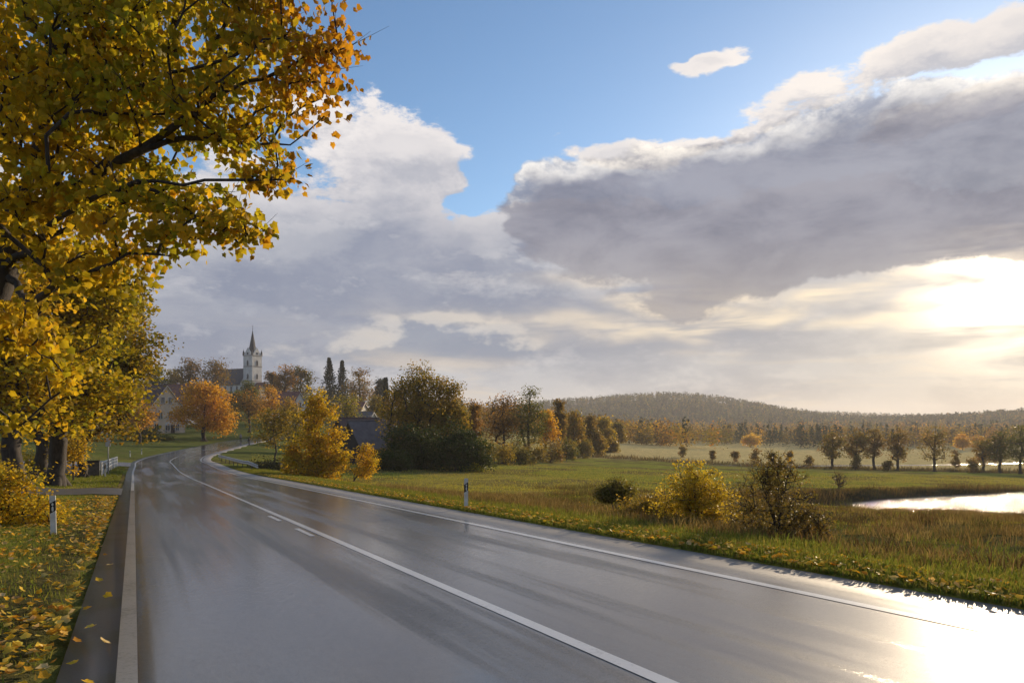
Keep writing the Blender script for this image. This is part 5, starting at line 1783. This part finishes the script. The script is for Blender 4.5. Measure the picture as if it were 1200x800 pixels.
# dry strip behind the first post and along the foot of the bank
n = 1500
x, y, s, u = scatter_road(rg, n, 14, 40, 8.0, 13.0, 1.0, 1.0)
blades('weeds', x, y, 0.16 + 0.2 * rg.random(n), 0.009, STRAW, 86, 0.8, tuft=22, spread=0.6, label='brown dry weeds at the foot of the road bank')
# field turf
n = 90000
y = 26 + 95 * rg.random(n) ** 1.5; x = y * rg.uniform(-0.36, 0.80, n)
S_, U_, _ = road_frame(x, y); dr_, wv_, _ = dist_line(x, y, RIV, RIVW)
k = (U_ > 8) & (dr_ - wv_ > 1.5)
x, y = x[k], y[k]
blades('grass', x, y, 0.05 + 0.0012 * y + 0.05 * rg.random(len(x)), 0.02, [(0.24, 0.245, 0.036), (0.29, 0.26, 0.045), (0.20, 0.21, 0.032), (0.30, 0.23, 0.055)], 87, 1.0, label='green turf of the wide field')
# reeds on both banks
n = 2600
i = rg.integers(0, len(RIV) - 1, n); t = rg.random(n)
px_ = RIV[i] + (RIV[i + 1] - RIV[i]) * t[:, None]
T_ = RIV[i + 1] - RIV[i]; T_ /= np.linalg.norm(T_, axis=1)[:, None]
sd_ = np.where(rg.random(n) < 0.5, 1, -1)
off = (RIVW[i] + rg.uniform(0.3, 2.2, n)) * sd_
x = px_[:, 0] + T_[:, 1] * off; y = px_[:, 1] - T_[:, 0] * off
hgt = np.where(fnoise(x * 0.4, y * 0.4, 2) > 0.42, 0.75, 0.3) * np.where(sd_ > 0, 1.0, 0.55)
blades('reeds', x, y, hgt, 0.02, [(0.13, 0.085, 0.04), (0.09, 0.07, 0.03), (0.17, 0.11, 0.05), (0.07, 0.07, 0.025)], 88, 0.5, tuft=9, spread=0.35, label='brown reeds along both river banks')
n = 700
x = rg.uniform(35, 150, n); i = rg.integers(0, len(BRK) - 1, n)
pp = BRK[i]; x = pp[:, 0] + rg.normal(0, 3, n); y = pp[:, 1] + np.where(rg.random(n) < 0.6, 1, -1) * rg.uniform(2.4, 5, n)
blades('reeds', x, y, rg.uniform(0.5, 1.3, n), 0.06, [(0.13, 0.085, 0.04), (0.09, 0.07, 0.03), (0.08, 0.08, 0.03)], 89, 0.5, tuft=9, spread=0.4, label='dark reeds and scrub along the brook')

# ------------------------------------------------------------------ fallen leaves
FC = [(0.56, 0.34, 0.025), (0.48, 0.25, 0.022), (0.62, 0.43, 0.07), (0.36, 0.17, 0.025), (0.55, 0.40, 0.17), (0.50, 0.32, 0.03)]
def litter(x, y, seed, size, lift=0.02, on_road=None):
    rg = np.random.default_rng(seed)
    z = terrain(x, y) + lift if on_road is None else on_road
    n = len(x)
    a = rg.random(n) * 6.283
    tl = rg.normal(0, 0.33, (n, 2))
    zt = np.stack([tl[:, 0], tl[:, 1], np.ones(n)], 1); zt /= np.linalg.norm(zt, axis=1)[:, None]
    yv = np.stack([np.cos(a), np.sin(a), 0 * a], 1); yv -= zt * (yv * zt).sum(1)[:, None]; yv /= np.linalg.norm(yv, axis=1)[:, None]
    xv = np.cross(yv, zt)
    Rm = np.stack([xv, yv, zt], 2)
    T3 = MAPLE3 * np.array([1, 1, -0.9]) - np.array([0, 0.35, 0])
    sc = size * rg.uniform(0.7, 1.25, n)
    return Rm, sc, np.stack([x, y, z], 1), T3


x, y, s, u = scatter_road(rg, 9500, 2.5, 36, -4.35, -12.5, 1.4, 1.2)
th_ = fnoise(x * 0.5 + 7, y * 0.5, 3)
k = rg.random(len(x)) < np.clip(0.25 + ss(th_, 0.32, 0.55), 0, 1)
x, y, u, s = x[k], y[k], u[k], s[k]
Rm, sc, pos, T3 = litter(x, y, 91, 0.085, 0.04)
pxl = 600 + FPX * pos[:, 0] / pos[:, 1]
pyl = HZ - FPX * (pos[:, 2] - CAMH) / pos[:, 1]
inview = (pxl > 0) & (pyl < 800)
order = np.argsort(np.where(inview, pos[:, 1], 1e9))[:170]
single = np.zeros(len(x), bool); single[order] = True
def join_leaves(name, sel, Rm, sc, pos, T3, label, seed):
    rg = np.random.default_rng(seed)
    v = np.einsum('nij,kj->nki', Rm[sel], T3) * sc[sel][:, None, None] + pos[sel][:, None, :]
    n = int(sel.sum())
    f = (MF[None] + (np.arange(n) * kv)[:, None, None]).reshape(-1, 3)
    o = mesh_np(name, v.reshape(-1, 3), f, M['litter'], col=np.repeat(palette(rg, n, FC, 0.15), kv, axis=0))
    return tag(o, label, kind='stuff')
join_leaves('fallen_leaves', ~single, Rm, sc, pos, T3, 'yellow fallen leaves strewn over the verge under the maple', 92)
fl = []
for i, c_ in enumerate(FC):
    o_ = mesh_np('fallen_leaf', T3, MF, M['litter'], None, col=np.tile(np.array(c_), (kv, 1)))
    fl.append(o_.data); bpy.data.objects.remove(o_)
def lay_leaf(i, Rm, sc, pos, label, group, k):
    o = link('fallen_leaf', fl[k % len(fl)])
    m_ = Matrix(((*(Rm[i][0] * sc[i]), pos[i][0]), (*(Rm[i][1] * sc[i]), pos[i][1]), (*(Rm[i][2] * sc[i]), pos[i][2]), (0, 0, 0, 1)))
    o.matrix_world = m_
    return tag(o, label, 'leaf', group)
for q, i in enumerate(order):
    lay_leaf(i, Rm, sc, pos, 'single yellow fallen leaf lying in the verge grass beside the dirty edge line', 'fallen leaves in the verge grass', int(q * 7 + q // 5))
# a few on the gutter strip
ss_ = np.array([6.9, 7.6, 8.3, 8.5, 9.1, 10.2, 11.0, 12.4, 14.0, 15.5]); uu = np.array([-4.08, -4.22, -4.0, -4.25, -4.15, -4.25, -4.05, -4.2, -4.1, -4.22])
pp = road_at(ss_, uu)
Rm2, sc2, pos2, T3 = litter(pp[:, 0], pp[:, 1], 93, 0.10, on_road=pp[:, 2] + 0.03)
for i in range(len(ss_)):
    lay_leaf(i, Rm2, sc2, pos2, 'yellow leaf fallen on the dark asphalt strip beside the edge line', 'fallen leaves on the gutter strip', i * 5)
x, y, s, u = scatter_road(rg, 2200, 3, 60, 4.86, 6.4, 1.6, 1.4)
Rm, sc, pos, T3 = litter(x, y, 94, 0.09, 0.06)
join_leaves('fallen_leaves', np.ones(len(x), bool), Rm, sc, pos, T3, 'yellow fallen leaves along the field side of the road', 95)

# ------------------------------------------------------------------ air
hz = MB(); hz.box(gx_.min() - 30, gx_.max() + 30, gy_.min() - 30, gy_.max() + 30, tz.min() - 1.5, 62)
hm, nt, out = new_mat('haze')
pv = nt.node('ShaderNodeVolumePrincipled')
pv.inputs['Color'].default_value = (0.95, 0.93, 0.92, 1)
pv.inputs['Density'].default_value = 0.0002
pv.inputs['Anisotropy'].default_value = 0.25
nt.l.new(pv.outputs[0], out.inputs['Volume'])
haze = hz.build('haze', hm)
tag(haze, kind='stuff')
